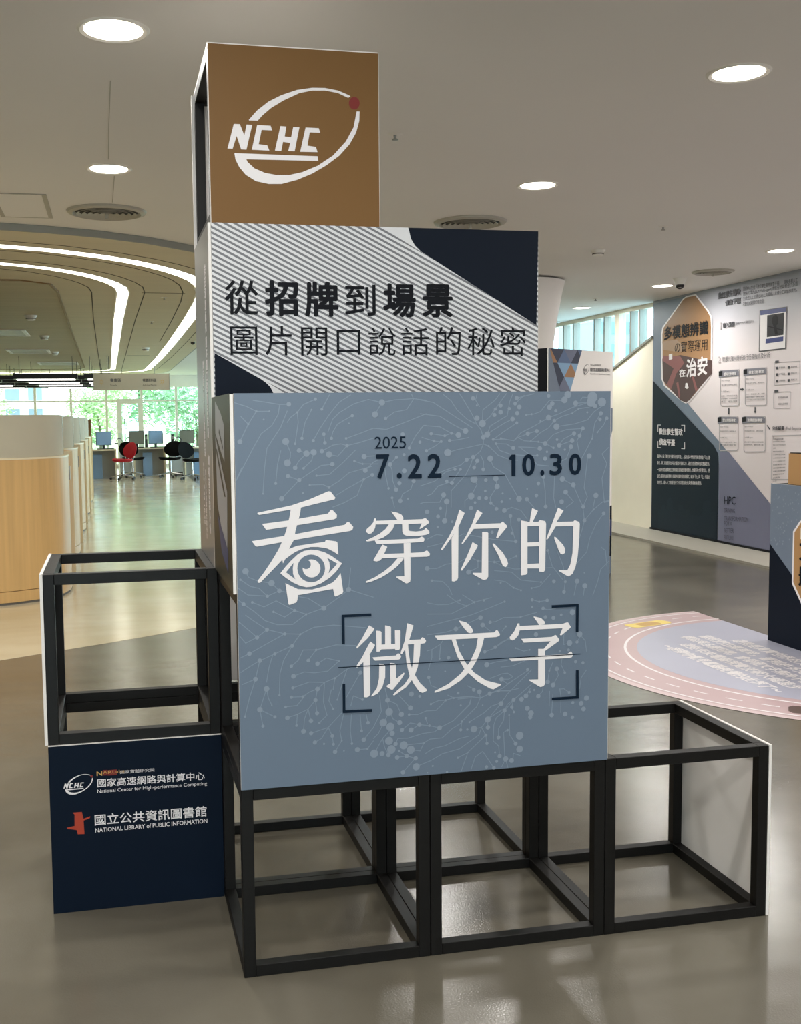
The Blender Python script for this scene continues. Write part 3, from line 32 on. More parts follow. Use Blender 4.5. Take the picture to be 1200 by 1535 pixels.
LINES = [[(0.0015,0.9769),(0.0314,0.9674),(0.0553,0.9552),(0.0876,0.9552)],[(0.0553,0.9552),(0.0347,0.9239),(0.0131,0.881)],[(0.0169,0.9429),(0.0347,0.9239)],[(0.1134,0.9697),(0.1099,0.9477),(0.0932,0.9198),(0.0666,0.9001),(0.0479,0.8684),(0.0022,0.7851)],[(0.0477,0.9824),(0.0759,0.9781),(0.1135,0.9717),(0.1367,0.9723)],[(0.1273,0.8798),(0.1392,0.8525),(0.1381,0.8383),(0.1306,0.8264)],[(0.2038,0.9841),(0.1735,0.9711),(0.1577,0.9519),(0.1598,0.9269),(0.1509,0.8737)],[(0.1939,0.958),(0.1771,0.9266),(0.1684,0.8871)],[(0.22,0.9589),(0.2399,0.9947)],[(0.2976,0.9421),(0.2598,0.9214),(0.2471,0.9013),(0.2436,0.8859)],[(0.294,0.9942),(0.2646,0.9762),(0.2393,0.9461),(0.214,0.9099),(0.1971,0.881)],[(0.1606,0.8569),(0.1794,0.8488),(0.1976,0.8517)],[(0.1794,0.8488),(0.1594,0.8298),(0.1501,0.8138)],[(0.1715,0.8121),(0.1924,0.8311),(0.1967,0.8452)],[(0.2187,0.8542),(0.2468,0.8687),(0.2676,0.8716),(0.2835,0.8672),(0.3138,0.8736),(0.354,0.8852)],[(0.2369,0.8456),(0.259,0.8407),(0.2738,0.8559),(0.2835,0.8672)],[(0.245,0.8206),(0.2171,0.8183),(0.1879,0.8007),(0.16,0.7827),(0.1314,0.7935)],[(0.16,0.7827),(0.115,0.7375)],[(0.375,0.9747),(0.3566,0.9446)],[(0.384,0.934),(0.4075,0.9501),(0.4396,0.9559),(0.4578,0.9825),(0.4527,0.9949)],[(0.375,0.9747),(0.4078,0.9809),(0.4578,0.9837),(0.4913,0.9793)],[(0.375,0.9747),(0.34,0.9824),(0.3021,0.9718),(0.2643,0.9498),(0.2475,0.9338),(0.2347,0.9015)],[(0.3274,0.8385),(0.3557,0.8399)],[(0.33,0.8035),(0.3513,0.8236),(0.3641,0.8295)],[(0.3481,0.7915),(0.3256,0.7805),(0.2875,0.7613),(0.2537,0.7417)],[(0.3256,0.7805),(0.3083,0.7402),(0.2745,0.7226),(0.245,0.7124)],[(0.2812,0.8852),(0.314,0.8961),(0.3521,0.9098),(0.386,0.9064),(0.433,0.923),(0.4911,0.945)],[(0.1005,0.7757),(0.106,0.8229),(0.1147,0.857)],[(0.0683,0.751),(0.0734,0.8155),(0.0802,0.8637),(0.1155,0.9154),(0.1324,0.9555)],[(0.1867,0.7698),(0.2207,0.7701),(0.236,0.7627),(0.2625,0.7784),(0.2878,0.7983),(0.347,0.8134)],[(0.302,0.8275),(0.323,0.8201),(0.364,0.8192)],[(0.4454,0.8584),(0.4628,0.8895),(0.4845,0.9153),(0.491,0.9152)],[(0.4104,0.7526),(0.402,0.7748),(0.4001,0.8039),(0.3947,0.8172),(0.4119,0.8351)],[(0.3904,0.7565),(0.383,0.7919),(0.381,0.8167)],[(0.421,0.7233),(0.4275,0.741),(0.4491,0.7528),(0.4565,0.7735)],[(0.3996,0.7318),(0.4058,0.7075)],[(0.2043,0.793),(0.2376,0.7954),(0.2713,0.8233),(0.3052,0.8553)],[(0.132,0.9273),(0.1403,0.9393),(0.1577,0.9519)],[(0.0043,0.791),(0.0168,0.8168)],[(0.2242,0.8968),(0.2269,0.8748)],[(0.6445,0.8831),(0.6375,0.9034),(0.6269,0.9161),(0.6014,0.929),(0.5731,0.9544),(0.5579,0.9774),(0.5362,0.9942)],[(0.6269,0.9161),(0.6146,0.9414),(0.5863,0.9875),(0.5797,0.9959)],[(0.6419,0.9184),(0.6632,0.9366),(0.6943,0.9781),(0.7076,0.9948)],[(0.6419,0.9184),(0.6433,0.9536),(0.6765,0.9783),(0.6898,0.9949)],[(0.6552,0.8897),(0.6632,0.9114),(0.7099,0.9381),(0.7165,0.9737),(0.7254,0.9946)],[(0.6445,0.8831),(0.6676,0.8987),(0.7032,0.9192),(0.7246,0.929)],[(0.6711,0.8768),(0.7032,0.8771),(0.7278,0.8724),(0.7479,0.8932),(0.7839,0.9096),(0.8246,0.9315)],[(0.6711,0.8768),(0.7032,0.8982),(0.7362,0.9188)],[(0.6925,0.8794),(0.7278,0.8724),(0.739,0.8807),(0.7668,0.8904),(0.7916,0.8968)],[(0.739,0.8807),(0.757,0.8719),(0.7962,0.8687),(0.8153,0.8641),(0.8385,0.8522)],[(0.8153,0.8641),(0.8384,0.8875),(0.8748,0.8997),(0.9212,0.902)],[(0.8246,0.9315),(0.8518,0.9405),(0.8906,0.9571),(0.9618,0.9777)],[(0.8465,0.9078),(0.8977,0.9143),(0.9344,0.9245),(0.9528,0.9457),(0.9749,0.9604)],[(0.8405,0.9232),(0.861,0.934),(0.8907,0.9422),(0.908,0.9535),(0.955,0.9606)],[(0.7622,0.9391),(0.7838,0.9414),(0.8019,0.9475),(0.8267,0.9768),(0.8686,0.9756)],[(0.775,0.8708),(0.802,0.8924),(0.8247,0.9048),(0.8405,0.9232)],[(0.9001,0.9685),(0.9203,0.9695),(0.9342,0.9694)],[(0.9134,0.976),(0.9203,0.9845),(0.9341,0.9835)],[(0.6445,0.8831),(0.6445,0.8655),(0.6057,0.8578),(0.5749,0.8521),(0.5478,0.8447)],[(0.6445,0.8655),(0.6365,0.8468),(0.6233,0.8365),(0.6166,0.832),(0.599,0.8253)],[(0.6445,0.8655),(0.6587,0.8598),(0.6853,0.8352),(0.7211,0.8218),(0.739,0.8214)],[(0.6787,0.8657),(0.7076,0.8644),(0.7264,0.8539)],[(0.6787,0.8657),(0.6898,0.8478),(0.7211,0.8366),(0.757,0.8338),(0.7931,0.833)],[(0.7412,0.8561),(0.775,0.8546),(0.8003,0.8512)],[(0.7457,0.8543),(0.775,0.8334),(0.7932,0.8083),(0.825,0.8047)],[(0.6631,0.8273),(0.672,0.806),(0.7032,0.7862),(0.7427,0.7202)],[(0.5584,0.8942),(0.5272,0.9113),(0.4839,0.9149),(0.4752,0.9059)],[(0.5037,0.8938),(0.5401,0.8882),(0.5584,0.8942),(0.5768,0.8897)],[(0.4909,0.8504),(0.5139,0.8616),(0.5305,0.8734),(0.5114,0.875),(0.4924,0.8807),(0.4794,0.8851)],[(0.5531,0.8755),(0.575,0.8772),(0.6057,0.883)],[(0.5961,0.8998),(0.562,0.917),(0.5273,0.9383),(0.4754,0.9452)],[(0.4756,0.9803),(0.5101,0.9737),(0.5534,0.9463),(0.6146,0.9079)],[(0.6187,0.7744),(0.6275,0.7607),(0.6111,0.7307)],[(0.6786,0.775),(0.6822,0.7541)],[(0.5822,0.8009),(0.5615,0.7708),(0.5222,0.7592),(0.5047,0.7388),(0.4929,0.7349)],[(0.5673,0.8012),(0.5441,0.7963),(0.5135,0.772),(0.4744,0.7605)],[(0.6166,0.832),(0.61,0.8116),(0.5967,0.7867),(0.5571,0.7457),(0.5569,0.7037)],[(0.599,0.8253),(0.5836,0.8122),(0.5441,0.8005),(0.5006,0.7849)],[(0.6277,0.8221),(0.6192,0.8051)],[(0.5365,0.7358),(0.5264,0.7172),(0.4829,0.7177),(0.4742,0.7146)],[(0.6111,0.7307),(0.5943,0.7194),(0.5943,0.7025)],[(0.6822,0.7541),(0.663,0.7259),(0.6648,0.711)],[(0.7644,0.7187),(0.7844,0.6967)],[(0.8105,0.776),(0.8161,0.7386),(0.8171,0.6974)],[(0.8424,0.7764),(0.8399,0.7208),(0.8459,0.6948)],[(0.8948,0.7532),(0.8639,0.7695)],[(0.8948,0.7532),(0.9148,0.71),(0.9237,0.6942),(0.9356,0.7202),(0.9262,0.7442),(0.935,0.8215),(0.9396,0.8288)],[(0.8733,0.7345),(0.8964,0.7084),(0.8757,0.6939)],[(0.9597,0.7234),(0.952,0.6916)],[(0.9624,0.8911),(0.9808,0.911),(0.989,0.9281)],[(0.9477,0.8746),(0.9553,0.9157),(0.9722,0.9412)],[(0.9477,0.8746),(0.9257,0.8346),(0.912,0.8134)],[(0.9952,0.8505),(0.9767,0.8336),(0.9908,0.8074),(0.9771,0.7688),(0.9846,0.7036),(0.9986,0.7075)],[(0.8879,0.8542),(0.8752,0.8228),(0.8569,0.8146)],[(0.8544,0.8583),(0.891,0.8704)],[(0.8964,0.8891),(0.8658,0.8743),(0.8544,0.8583)],[(0.9212,0.902),(0.9048,0.8693),(0.9118,0.8392)],[(0.6648,0.711),(0.6764,0.7022)],[(0.644,0.7995),(0.6453,0.8192),(0.6374,0.8362)],[(0.7313,0.9689),(0.7568,0.9902)],[(0.7357,0.9832),(0.7837,0.9941)],[(0.6345,0.962),(0.6235,0.9788),(0.6279,0.9955)],[(0.702,0.6908),(0.7224,0.6983),(0.7485,0.6893),(0.766,0.666)],[(0.7189,0.6758),(0.7203,0.6511),(0.7338,0.6081)],[(0.7338,0.6081),(0.6705,0.6158),(0.589,0.6331),(0.5677,0.6216)],[(0.4917,0.6224),(0.517,0.6336),(0.5339,0.631)],[(0.4916,0.6021),(0.5338,0.6107)],[(0.9275,0.6574),(0.9209,0.6316),(0.9077,0.5944)],[(0.9275,0.6574),(0.9533,0.6858),(0.9788,0.7051),(0.9969,0.7088)],[(0.9826,0.6748),(0.9612,0.647),(0.9435,0.6099),(0.9347,0.5724),(0.908,0.5441),(0.8946,0.5363)],[(0.9228,0.6943),(0.9275,0.6574)],[(0.8233,0.581),(0.8367,0.5387),(0.868,0.4996)],[(0.8499,0.5799),(0.8678,0.5374),(0.8738,0.4952),(0.8703,0.468)],[(0.6037,0.5321),(0.6295,0.5433),(0.6295,0.5606),(0.6748,0.5559),(0.6964,0.5446),(0.7312,0.5349),(0.7926,0.5343),(0.8367,0.5345)],[(0.6748,0.5559),(0.7138,0.5605),(0.7355,0.5691)],[(0.4913,0.546),(0.5166,0.5449),(0.542,0.5552),(0.576,0.5579),(0.6038,0.5732),(0.6295,0.5606)],[(0.5038,0.5136),(0.5334,0.5106),(0.5503,0.4935),(0.5587,0.4742)],[(0.6747,0.5332),(0.7225,0.5269),(0.7487,0.505),(0.805,0.497)],[(0.7488,0.4775),(0.7282,0.4852),(0.7051,0.5028),(0.6747,0.5083)],[(0.7786,0.482),(0.8015,0.4859),(0.8324,0.518)],[(0.9981,0.5446),(0.9756,0.5244),(0.9667,0.491),(0.9534,0.4552)],[(0.9073,0.4953),(0.8994,0.4578)],[(0.9298,0.4817),(0.9264,0.4565)],[(0.5391,0.6686),(0.5447,0.6977),(0.5456,0.718)],[(0.9774,0.5834),(0.9888,0.5745),(0.9936,0.5321)],[(0.021,0.5583),(0.0284,0.5426),(0.0513,0.5324),(0.0858,0.5255),(0.1056,0.5051),(0.1438,0.4955)],[(0.0079,0.5374),(0.0327,0.5193),(0.0541,0.5137),(0.0748,0.493),(0.1056,0.5051)],[(0.002,0.5162),(0.0262,0.4981),(0.0748,0.493)],[(0.0015,0.487),(0.0145,0.4755),(0.0409,0.4557),(0.0683,0.431),(0.0991,0.4191),(0.138,0.4179),(0.1728,0.442),(0.2187,0.4559),(0.2635,0.4851),(0.2834,0.5005),(0.2897,0.5561)],[(0.2834,0.5005),(0.348,0.4778)],[(0.0366,0.4791),(0.0657,0.4662),(0.0969,0.4801),(0.1277,0.4621),(0.1432,0.4535),(0.1728,0.442)],[(0.0896,0.4525),(0.118,0.4377),(0.1432,0.4535)],[(0.1499,0.489),(0.1781,0.483),(0.2187,0.4559)],[(0.0192,0.4475),(0.0405,0.4309),(0.0725,0.4081),(0.1174,0.395),(0.1571,0.3919),(0.1929,0.4078),(0.2436,0.4107),(0.3267,0.3998)],[(0.0036,0.4298),(0.0217,0.4134),(0.0469,0.3897),(0.0725,0.4081)],[(0.0469,0.3897),(0.0181,0.3764),(0.003,0.3959)],[(0.0269,0.3495),(0.1174,0.395)],[(0.0269,0.3495),(0.0052,0.34)],[(0.1357,0.3634),(0.0912,0.3451),(0.0543,0.3302)],[(0.1571,0.3919),(0.1357,0.3634),(0.1134,0.3272),(0.1035,0.2933),(0.1012,0.2383)],[(0.0528,0.3302),(0.0412,0.2833),(0.025,0.236),(0.0128,0.1893)],[(0.0412,0.2833),(0.0071,0.2715)],[(0.0687,0.2568),(0.0508,0.2045),(0.0579,0.1616)],[(0.0508,0.2045),(0.0888,0.1832)],[(0.0687,0.2568),(0.073,0.2327),(0.0814,0.2139)],[(0.1975,0.3494),(0.1638,0.3508),(0.1509,0.3249),(0.1328,0.3109)],[(0.1975,0.3494),(0.1767,0.3233)],[(0.1975,0.3494),(0.2494,0.3593),(0.3005,0.355)],[(0.2003,0.3136),(0.2236,0.3267),(0.2563,0.3168),(0.2264,0.2924),(0.1915,0.2902),(0.1662,0.294),(0.1378,0.2849)],[(0.1358,0.2551),(0.1785,0.2671),(0.2181,0.2639),(0.2453,0.2732),(0.2775,0.2949),(0.3065,0.3026)],[(0.2181,0.2639),(0.1995,0.248),(0.1782,0.2412),(0.1616,0.2304),(0.1317,0.2312)],[(0.1995,0.248),(0.1938,0.2193),(0.1745,0.1972),(0.1465,0.1856),(0.1207,0.1784)],[(0.1938,0.2193),(0.1975,0.1851)],[(0.1745,0.1972),(0.1814,0.1663)],[(0.1745,0.1972),(0.1647,0.1726),(0.1617,0.1405)],[(0.1164,0.207),(0.1462,0.2087),(0.1616,0.2266)],[(0.1465,0.1856),(0.144,0.157)],[(0.2181,0.2639),(0.2143,0.2134),(0.2235,0.1779),(0.2032,0.1596)],[(0.2453,0.2732),(0.2402,0.2434)],[(0.2396,0.1935),(0.2287,0.2156),(0.2354,0.2437)],[(0.2504,0.2163),(0.2643,0.2577),(0.2775,0.2949)],[(0.1813,0.1339),(0.2263,0.1458),(0.2619,0.1814)],[(0.2263,0.1458),(0.2363,0.1227),(0.2392,0.1008)],[(0.2263,0.1458),(0.2084,0.1185),(0.1908,0.1091)],[(0.2432,0.0807),(0.2611,0.1087),(0.2566,0.134),(0.2667,0.1779)],[(0.2877,0.0989),(0.2839,0.1319),(0.2875,0.1764)],[(0.3136,0.1306),(0.3101,0.1748)],[(0.3309,0.1508),(0.3263,0.1736)],[(0.3021,0.0818),(0.3287,0.0819),(0.3448,0.1016)],[(0.3192,0.1068),(0.3451,0.1369)],[(0.2751,0.2219),(0.2898,0.2464),(0.3121,0.2832)],[(0.3169,0.2127),(0.2928,0.2239),(0.2862,0.1989)],[(0.069,0.2737),(0.0757,0.3107),(0.0855,0.3414)],[(0.0045,0.3028),(0.0232,0.314),(0.0528,0.3302)],[(0.377,0.2384),(0.3818,0.2187),(0.3833,0.2067),(0.3874,0.1753),(0.378,0.1576),(0.3714,0.148)],[(0.3833,0.2067),(0.4079,0.1943),(0.4199,0.1668)],[(0.4146,0.2165),(0.4442,0.182)],[(0.3903,0.1729),(0.3977,0.1561),(0.4155,0.1448)],[(0.368,0.1389),(0.3581,0.1202),(0.3449,0.1083)],[(0.3876,0.1245),(0.3694,0.1064),(0.3511,0.0754)],[(0.3694,0.1064),(0.3742,0.0833),(0.3845,0.0614)],[(0.3621,0.22),(0.3667,0.1778),(0.3451,0.1374)],[(0.4213,0.1248),(0.4439,0.142),(0.4685,0.1356),(0.4955,0.131),(0.5232,0.1231),(0.561,0.1393),(0.6051,0.1805),(0.6102,0.1965)],[(0.4458,0.123),(0.4685,0.1356)],[(0.4852,0.152),(0.4905,0.1363)],[(0.4039,0.0891),(0.4106,0.1032),(0.437,0.1018),(0.477,0.1112),(0.5104,0.1135),(0.5232,0.1231)],[(0.4256,0.0838),(0.4805,0.0857),(0.4701,0.0653),(0.4445,0.0706)],[(0.413,0.0698),(0.4334,0.0548),(0.4079,0.053)],[(0.4334,0.0548),(0.4576,0.0467),(0.4232,0.0129)],[(0.4592,0.0243),(0.5,0.0373),(0.5303,0.0529),(0.5777,0.0623),(0.6322,0.0961),(0.639,0.116),(0.6562,0.1359),(0.6932,0.1763)],[(0.6176,0.113),(0.639,0.116),(0.651,0.094),(0.6014,0.0515),(0.5826,0.0025)],[(0.651,0.094),(0.654,0.0715)],[(0.6562,0.1359),(0.6568,0.1147)],[(0.4407,0.1644),(0.464,0.1627),(0.4873,0.1708),(0.514,0.1705),(0.5309,0.1857),(0.54,0.1958)],[(0.4997,0.1882),(0.5209,0.1961),(0.54,0.1958),(0.5622,0.2005),(0.6119,0.2007),(0.6357,0.1948),(0.6617,0.2055),(0.6864,0.2111),(0.7146,0.2092),(0.7422,0.214)],[(0.5847,0.1359),(0.5812,0.1135)],[(0.5847,0.1359),(0.6255,0.1724),(0.6357,0.1948)],[(0.633,0.2124),(0.6357,0.1948)],[(0.6053,0.1327),(0.6459,0.1545),(0.6665,0.1712),(0.6905,0.1778)],[(0.4805,0.0857),(0.497,0.0949),(0.5305,0.0956),(0.5576,0.1182),(0.5846,0.1326)],[(0.4834,0.0567),(0.5069,0.0696),(0.5372,0.0738),(0.5778,0.0903),(0.6049,0.0949)],[(0.7032,0.157),(0.6802,0.1388),(0.6733,0.1194),(0.6716,0.0765),(0.687,0.062),(0.6894,0.0345)],[(0.7032,0.157),(0.7008,0.1307),(0.6864,0.1085),(0.6863,0.0853)],[(0.7032,0.157),(0.7111,0.173),(0.7287,0.1847),(0.7457,0.1971)],[(0.7163,0.1438),(0.7181,0.0895),(0.7344,0.0649)],[(0.7119,0.1033),(0.7008,0.0975),(0.7043,0.0306)],[(0.6098,0.0052),(0.6218,0.0373),(0.6424,0.0506),(0.6715,0.0067)],[(0.5729,0.039),(0.598,0.0492)],[(0.7268,0.0205),(0.7285,0.0387),(0.7476,0.0312)],[(0.7236,0.1649),(0.7298,0.1511)],[(0.5461,0.2091),(0.5622,0.2005)],[(0.6956,0.0047),(0.7064,0.0255),(0.7129,0.0016)],[(0.4909,0.4565),(0.5198,0.4498),(0.5489,0.4494),(0.58,0.4591)],[(0.5454,0.4749),(0.5745,0.4523),(0.5983,0.443)],[(0.5874,0.4729),(0.6193,0.4519)],[(0.4907,0.4267),(0.5561,0.424),(0.5983,0.443),(0.6193,0.4519),(0.6667,0.462)],[(0.4905,0.394),(0.5415,0.4046),(0.5781,0.4115),(0.6112,0.4186),(0.6629,0.4355),(0.7031,0.4495)],[(0.4904,0.3722),(0.5414,0.3764),(0.5688,0.3837),(0.6001,0.3962),(0.6362,0.4102)],[(0.6629,0.3964),(0.6778,0.3973),(0.7002,0.4069),(0.7477,0.4061),(0.7801,0.4134),(0.7941,0.4163)],[(0.6421,0.3903),(0.6629,0.3732)],[(0.7065,0.3833),(0.6964,0.3713)],[(0.677,0.3295),(0.6964,0.3427),(0.7264,0.3518)],[(0.648,0.3187),(0.674,0.3261),(0.7114,0.349),(0.7339,0.3621)],[(0.7339,0.3237),(0.7565,0.3141),(0.7735,0.3167)],[(0.6927,0.2748),(0.7264,0.2763),(0.7717,0.2915),(0.7982,0.3008)],[(0.6946,0.2423),(0.7152,0.241),(0.7265,0.2475),(0.7114,0.2574),(0.6964,0.2566),(0.6628,0.2462)],[(0.6946,0.2423),(0.7114,0.2286),(0.7265,0.2367)],[(0.6535,0.2837),(0.6815,0.2899),(0.7114,0.2916)],[(0.6163,0.2217),(0.5997,0.2306)],[(0.662,0.2057),(0.6964,0.217),(0.7265,0.2367),(0.7717,0.2626)],[(0.5396,0.1954),(0.5627,0.201),(0.5996,0.202),(0.6367,0.1959),(0.662,0.2057),(0.6852,0.2113),(0.719,0.2101)],[(0.6927,0.1765),(0.7114,0.2016),(0.7491,0.2352),(0.7793,0.2622)],[(0.7032,0.157),(0.7303,0.1851),(0.7567,0.2058),(0.787,0.2291)],[(0.7235,0.1653),(0.7288,0.1852)],[(0.7635,0.1926),(0.7756,0.2117)],[(0.8251,0.2266),(0.8296,0.2564),(0.8402,0.2801)],[(0.8404,0.2172),(0.8556,0.2428),(0.851,0.2605)],[(0.874,0.2489),(0.8632,0.2714),(0.8669,0.293)],[(0.8868,0.3289),(0.8706,0.3254),(0.8705,0.3508),(0.8858,0.3717)],[(0.9083,0.3305),(0.9206,0.348),(0.9159,0.3512)],[(0.9159,0.3512),(0.9322,0.3328),(0.9363,0.3034)],[(0.7985,0.1895),(0.8106,0.2021),(0.8118,0.2129)],[(0.8596,0.2061),(0.8635,0.184),(0.863,0.1401)],[(0.8866,0.1941),(0.8711,0.2053),(0.8577,0.2044)],[(0.8299,0.1607),(0.8309,0.2008)],[(0.8369,0.1354),(0.8405,0.1928)],[(0.8001,0.4447),(0.7801,0.4511)],[(0.8001,0.4447),(0.8225,0.4472)],[(0.8112,0.4262),(0.8245,0.4219),(0.8473,0.4244)],[(0.9366,0.2522),(0.9212,0.2313),(0.9175,0.2022)],[(0.4902,0.3299),(0.5033,0.3326),(0.5266,0.3454),(0.534,0.3556)],[(0.5033,0.3326),(0.5032,0.3114),(0.4936,0.2802)],[(0.5239,0.3073),(0.5266,0.3419)],[(0.4942,0.2596),(0.5007,0.2372),(0.5189,0.2289)],[(0.5738,0.1967),(0.6107,0.1977),(0.607,0.18),(0.5773,0.1535),(0.5625,0.1402)],[(0.656,0.137),(0.6964,0.1593),(0.7032,0.157)]]
STRIPE_TEXT = [('從',0.0352,0.239,0.1324,0.3376,0),('招',0.152,0.2364,0.2517,0.3395,1),('牌',0.2705,0.2354,0.3719,0.3385,1),('到',0.3911,0.2394,0.4848,0.3315,0),('場',0.5073,0.2355,0.6087,0.3363,1),('景',0.6286,0.2362,0.7245,0.3359,1),('圖',0.049,0.1229,0.1283,0.2056,0),('片',0.1518,0.1222,0.2298,0.2077,0),('開',0.2576,0.1212,0.3366,0.2043,0),('口',0.3648,0.124,0.4364,0.1979,0),('說',0.4618,0.122,0.5456,0.2051,0),('話',0.5629,0.1222,0.6496,0.2058,0),('的',0.6713,0.1237,0.75,0.2087,0),('秘',0.7712,0.123,0.8581,0.2076,0),('密',0.8752,0.1214,0.96,0.2094,0)]
BLUE_TEXT = [('2025',0.3548,0.8577,0.4368,0.8884,-1),('7',0.3579,0.7809,0.3935,0.8436,2),('.',0.4123,0.7804,0.4256,0.7955,2),('2',0.4409,0.7799,0.4783,0.8427,2),('2',0.4936,0.7804,0.5312,0.8425,2),('1',0.714,0.7798,0.7326,0.8365,2),('0',0.7511,0.7796,0.7866,0.8374,2),('.',0.8017,0.7792,0.8129,0.7943,2),('3',0.8276,0.7795,0.8629,0.8367,2),('0',0.8819,0.7788,0.9172,0.8364,2)]
STRIPE_NAVY = [[(0.5869,0.5002),(0.9998,0.5),(0.9947,0.216),(0.6464,0.4197),(0.6257,0.4311),(0.6071,0.4484),(0.5949,0.4678)],[(0.0027,0.1285),(0.1348,0.0542),(0.1504,0.0434),(0.1639,0.0298),(0.1754,0.0064),(0.1887,-0.024),(0.0017,-0.0224)]]
STRIPE_LIGHT = [[(0.5026,0.5001),(0.5869,0.5002),(0.5949,0.4678),(0.6071,0.4484),(0.6257,0.4311),(0.6568,0.413)],[(0.1154,0.0688),(0.2625,-0.0236),(0.1887,-0.023),(0.1754,0.0064),(0.1639,0.0298),(0.1504,0.0434)]]
LOGO = [[(0.1145,0.2925),(0.1389,0.3197),(0.1726,0.3465),(0.2102,0.3663),(0.2554,0.3831),(0.3008,0.3918),(0.3388,0.3932),(0.377,0.388),(0.4077,0.377),(0.4146,0.3738),(0.4076,0.3687),(0.3769,0.3808),(0.3387,0.3859),(0.3007,0.3838),(0.2628,0.3746),(0.2175,0.3524),(0.1798,0.329),(0.1535,0.3062),(0.1403,0.2913),(0.1155,0.2908)],[(0.0712,0.279),(0.0885,0.2791),(0.1009,0.2484),(0.108,0.279),(0.1242,0.2787),(0.1061,0.2085),(0.091,0.2086),(0.0787,0.2456),(0.0664,0.2094),(0.0517,0.2095)],[(0.1383,0.2787),(0.1773,0.2787),(0.182,0.2657),(0.1511,0.2657),(0.1419,0.2251),(0.1665,0.2233),(0.1726,0.2085),(0.1217,0.2088)],[(0.2061,0.279),(0.2233,0.2784),(0.2181,0.2501),(0.2369,0.2491),(0.2436,0.2783),(0.2617,0.278),(0.2466,0.2094),(0.2277,0.2093),(0.234,0.2327),(0.213,0.2347),(0.2074,0.2088),(0.1887,0.2091)],[(0.2799,0.2782),(0.3187,0.2782),(0.3231,0.265),(0.2919,0.265),(0.2847,0.227),(0.3098,0.2244),(0.3142,0.2097),(0.2628,0.2086)],[(0.0713,0.1971),(0.3141,0.198),(0.3163,0.1846),(0.1053,0.1813),(0.1089,0.1735),(0.129,0.1563),(0.1586,0.1448),(0.1923,0.1399),(0.2299,0.1413),(0.2679,0.1507),(0.3138,0.1707),(0.3601,0.2017),(0.399,0.2436),(0.4225,0.2849),(0.4325,0.331),(0.4414,0.3311),(0.4401,0.304),(0.4302,0.2706),(0.4106,0.2368),(0.3794,0.2025),(0.3407,0.1735),(0.2983,0.1482),(0.2525,0.1283),(0.207,0.1151),(0.1694,0.1138),(0.1322,0.1204),(0.1028,0.1374),(0.0847,0.1583),(0.074,0.1793)]]
LOGO_DOT = [(0.442,0.3552),(0.4415,0.3511),(0.4403,0.3472),(0.4383,0.3437),(0.4357,0.3406),(0.4326,0.3383),(0.4292,0.3368),(0.4256,0.3361),(0.4219,0.3364),(0.4185,0.3376),(0.4155,0.3396),(0.4129,0.3423),(0.411,0.3457),(0.4098,0.3495),(0.4094,0.3535),(0.4099,0.3576),(0.4111,0.3615),(0.4131,0.365),(0.4156,0.368),(0.4187,0.3704),(0.4222,0.3719),(0.4258,0.3726),(0.4294,0.3723),(0.4328,0.3711),(0.4359,0.3691),(0.4385,0.3664),(0.4404,0.363),(0.4416,0.3592)]
RED_EMBLEM = [(0.0621,0.2992),(0.0888,0.2992),(0.0931,0.278),(0.1123,0.2839),(0.1109,0.2784),(0.093,0.2728),(0.0943,0.2324),(0.0754,0.2334),(0.0729,0.2462),(0.0464,0.2524),(0.0456,0.2559),(0.0671,0.2589),(0.0681,0.2934)]
SMALL_LOGO_BOX = [(0.0392,0.3531),(0.1229,0.4113)]
NAVY_TEXT = [('國家實驗研究院',0.2015,0.4037,0.3005,0.4029,0.01),('國家高速網路與計算中心',0.1353,0.3688,0.4469,0.3655,0.0249),('National Center for High-performance Computing',0.1348,0.3519,0.4535,0.3493,0.0103),('國立公共資訊圖書館',0.1246,0.2549,0.4504,0.2527,0.0329),('NATIONAL LIBRARY of PUBLIC INFORMATION',0.1253,0.2338,0.4519,0.2329,0.0129)]
NAR = [[(0.152,0.4186),(0.1644,0.4184),(0.164,0.4028),(0.1516,0.4031)],[(0.1657,0.4174),(0.1926,0.4176),(0.1922,0.4012),(0.1652,0.4019)]]
NAR_N = [(0.1342,0.4029),(0.1499,0.4162)]
WALL_NAVY = [(0.0159,1.8583),(1.2727,1.1588),(1.4115,1.0873),(1.4948,1.0011),(1.5115,0.8915),(1.5132,-0.0245),(0.0198,-0.0039)]
WALL_SLATE = [(0.0013,2.7835),(0.9137,2.8008),(0.349,2.4794),(0.2243,2.3705),(0.2356,1.9304),(0.8321,1.5676),(2.447,0.5407),(2.4663,-0.011),(1.5132,-0.0245),(1.5115,0.8915),(1.4948,1.0011),(1.2727,1.1588),(0.0159,1.8583)]
WALL_LAV = [(1.5209,1.0165),(1.7039,1.0254),(2.5625,0.4615),(2.4663,-0.011),(1.5199,-0.0237)]
HEX_OUT = [(0.7827,2.7967),(0.9856,2.7964),(1.2571,2.5862),(1.3273,2.5136),(1.3444,2.3954),(1.3448,1.9419),(1.3068,1.8479),(1.2532,1.8056),(0.8905,1.582),(0.8027,1.5604),(0.7124,1.5851),(0.2876,1.7845),(0.2292,1.8665),(0.2071,2.4117),(0.2373,2.4889),(0.7091,2.7782)]
HEX_IN = [(0.784,2.7796),(0.9758,2.7802),(1.2333,2.5766),(1.2999,2.5062),(1.3163,2.3911),(1.3169,1.9492),(1.2809,1.8576),(1.2301,1.8164),(0.8868,1.599),(0.8038,1.578),(0.7185,1.6021),(0.3181,1.7958),(0.2631,1.8753),(0.2418,2.4038),(0.2702,2.4788),(0.7145,2.7613)]
HEX_DARK = [[(0.2472,2.1057),(0.6672,2.1287),(1.0781,2.0594),(1.3421,2.03),(1.3466,1.8831),(1.0317,1.7004),(0.8172,1.5709),(0.6817,1.6011),(0.2699,1.849)]]
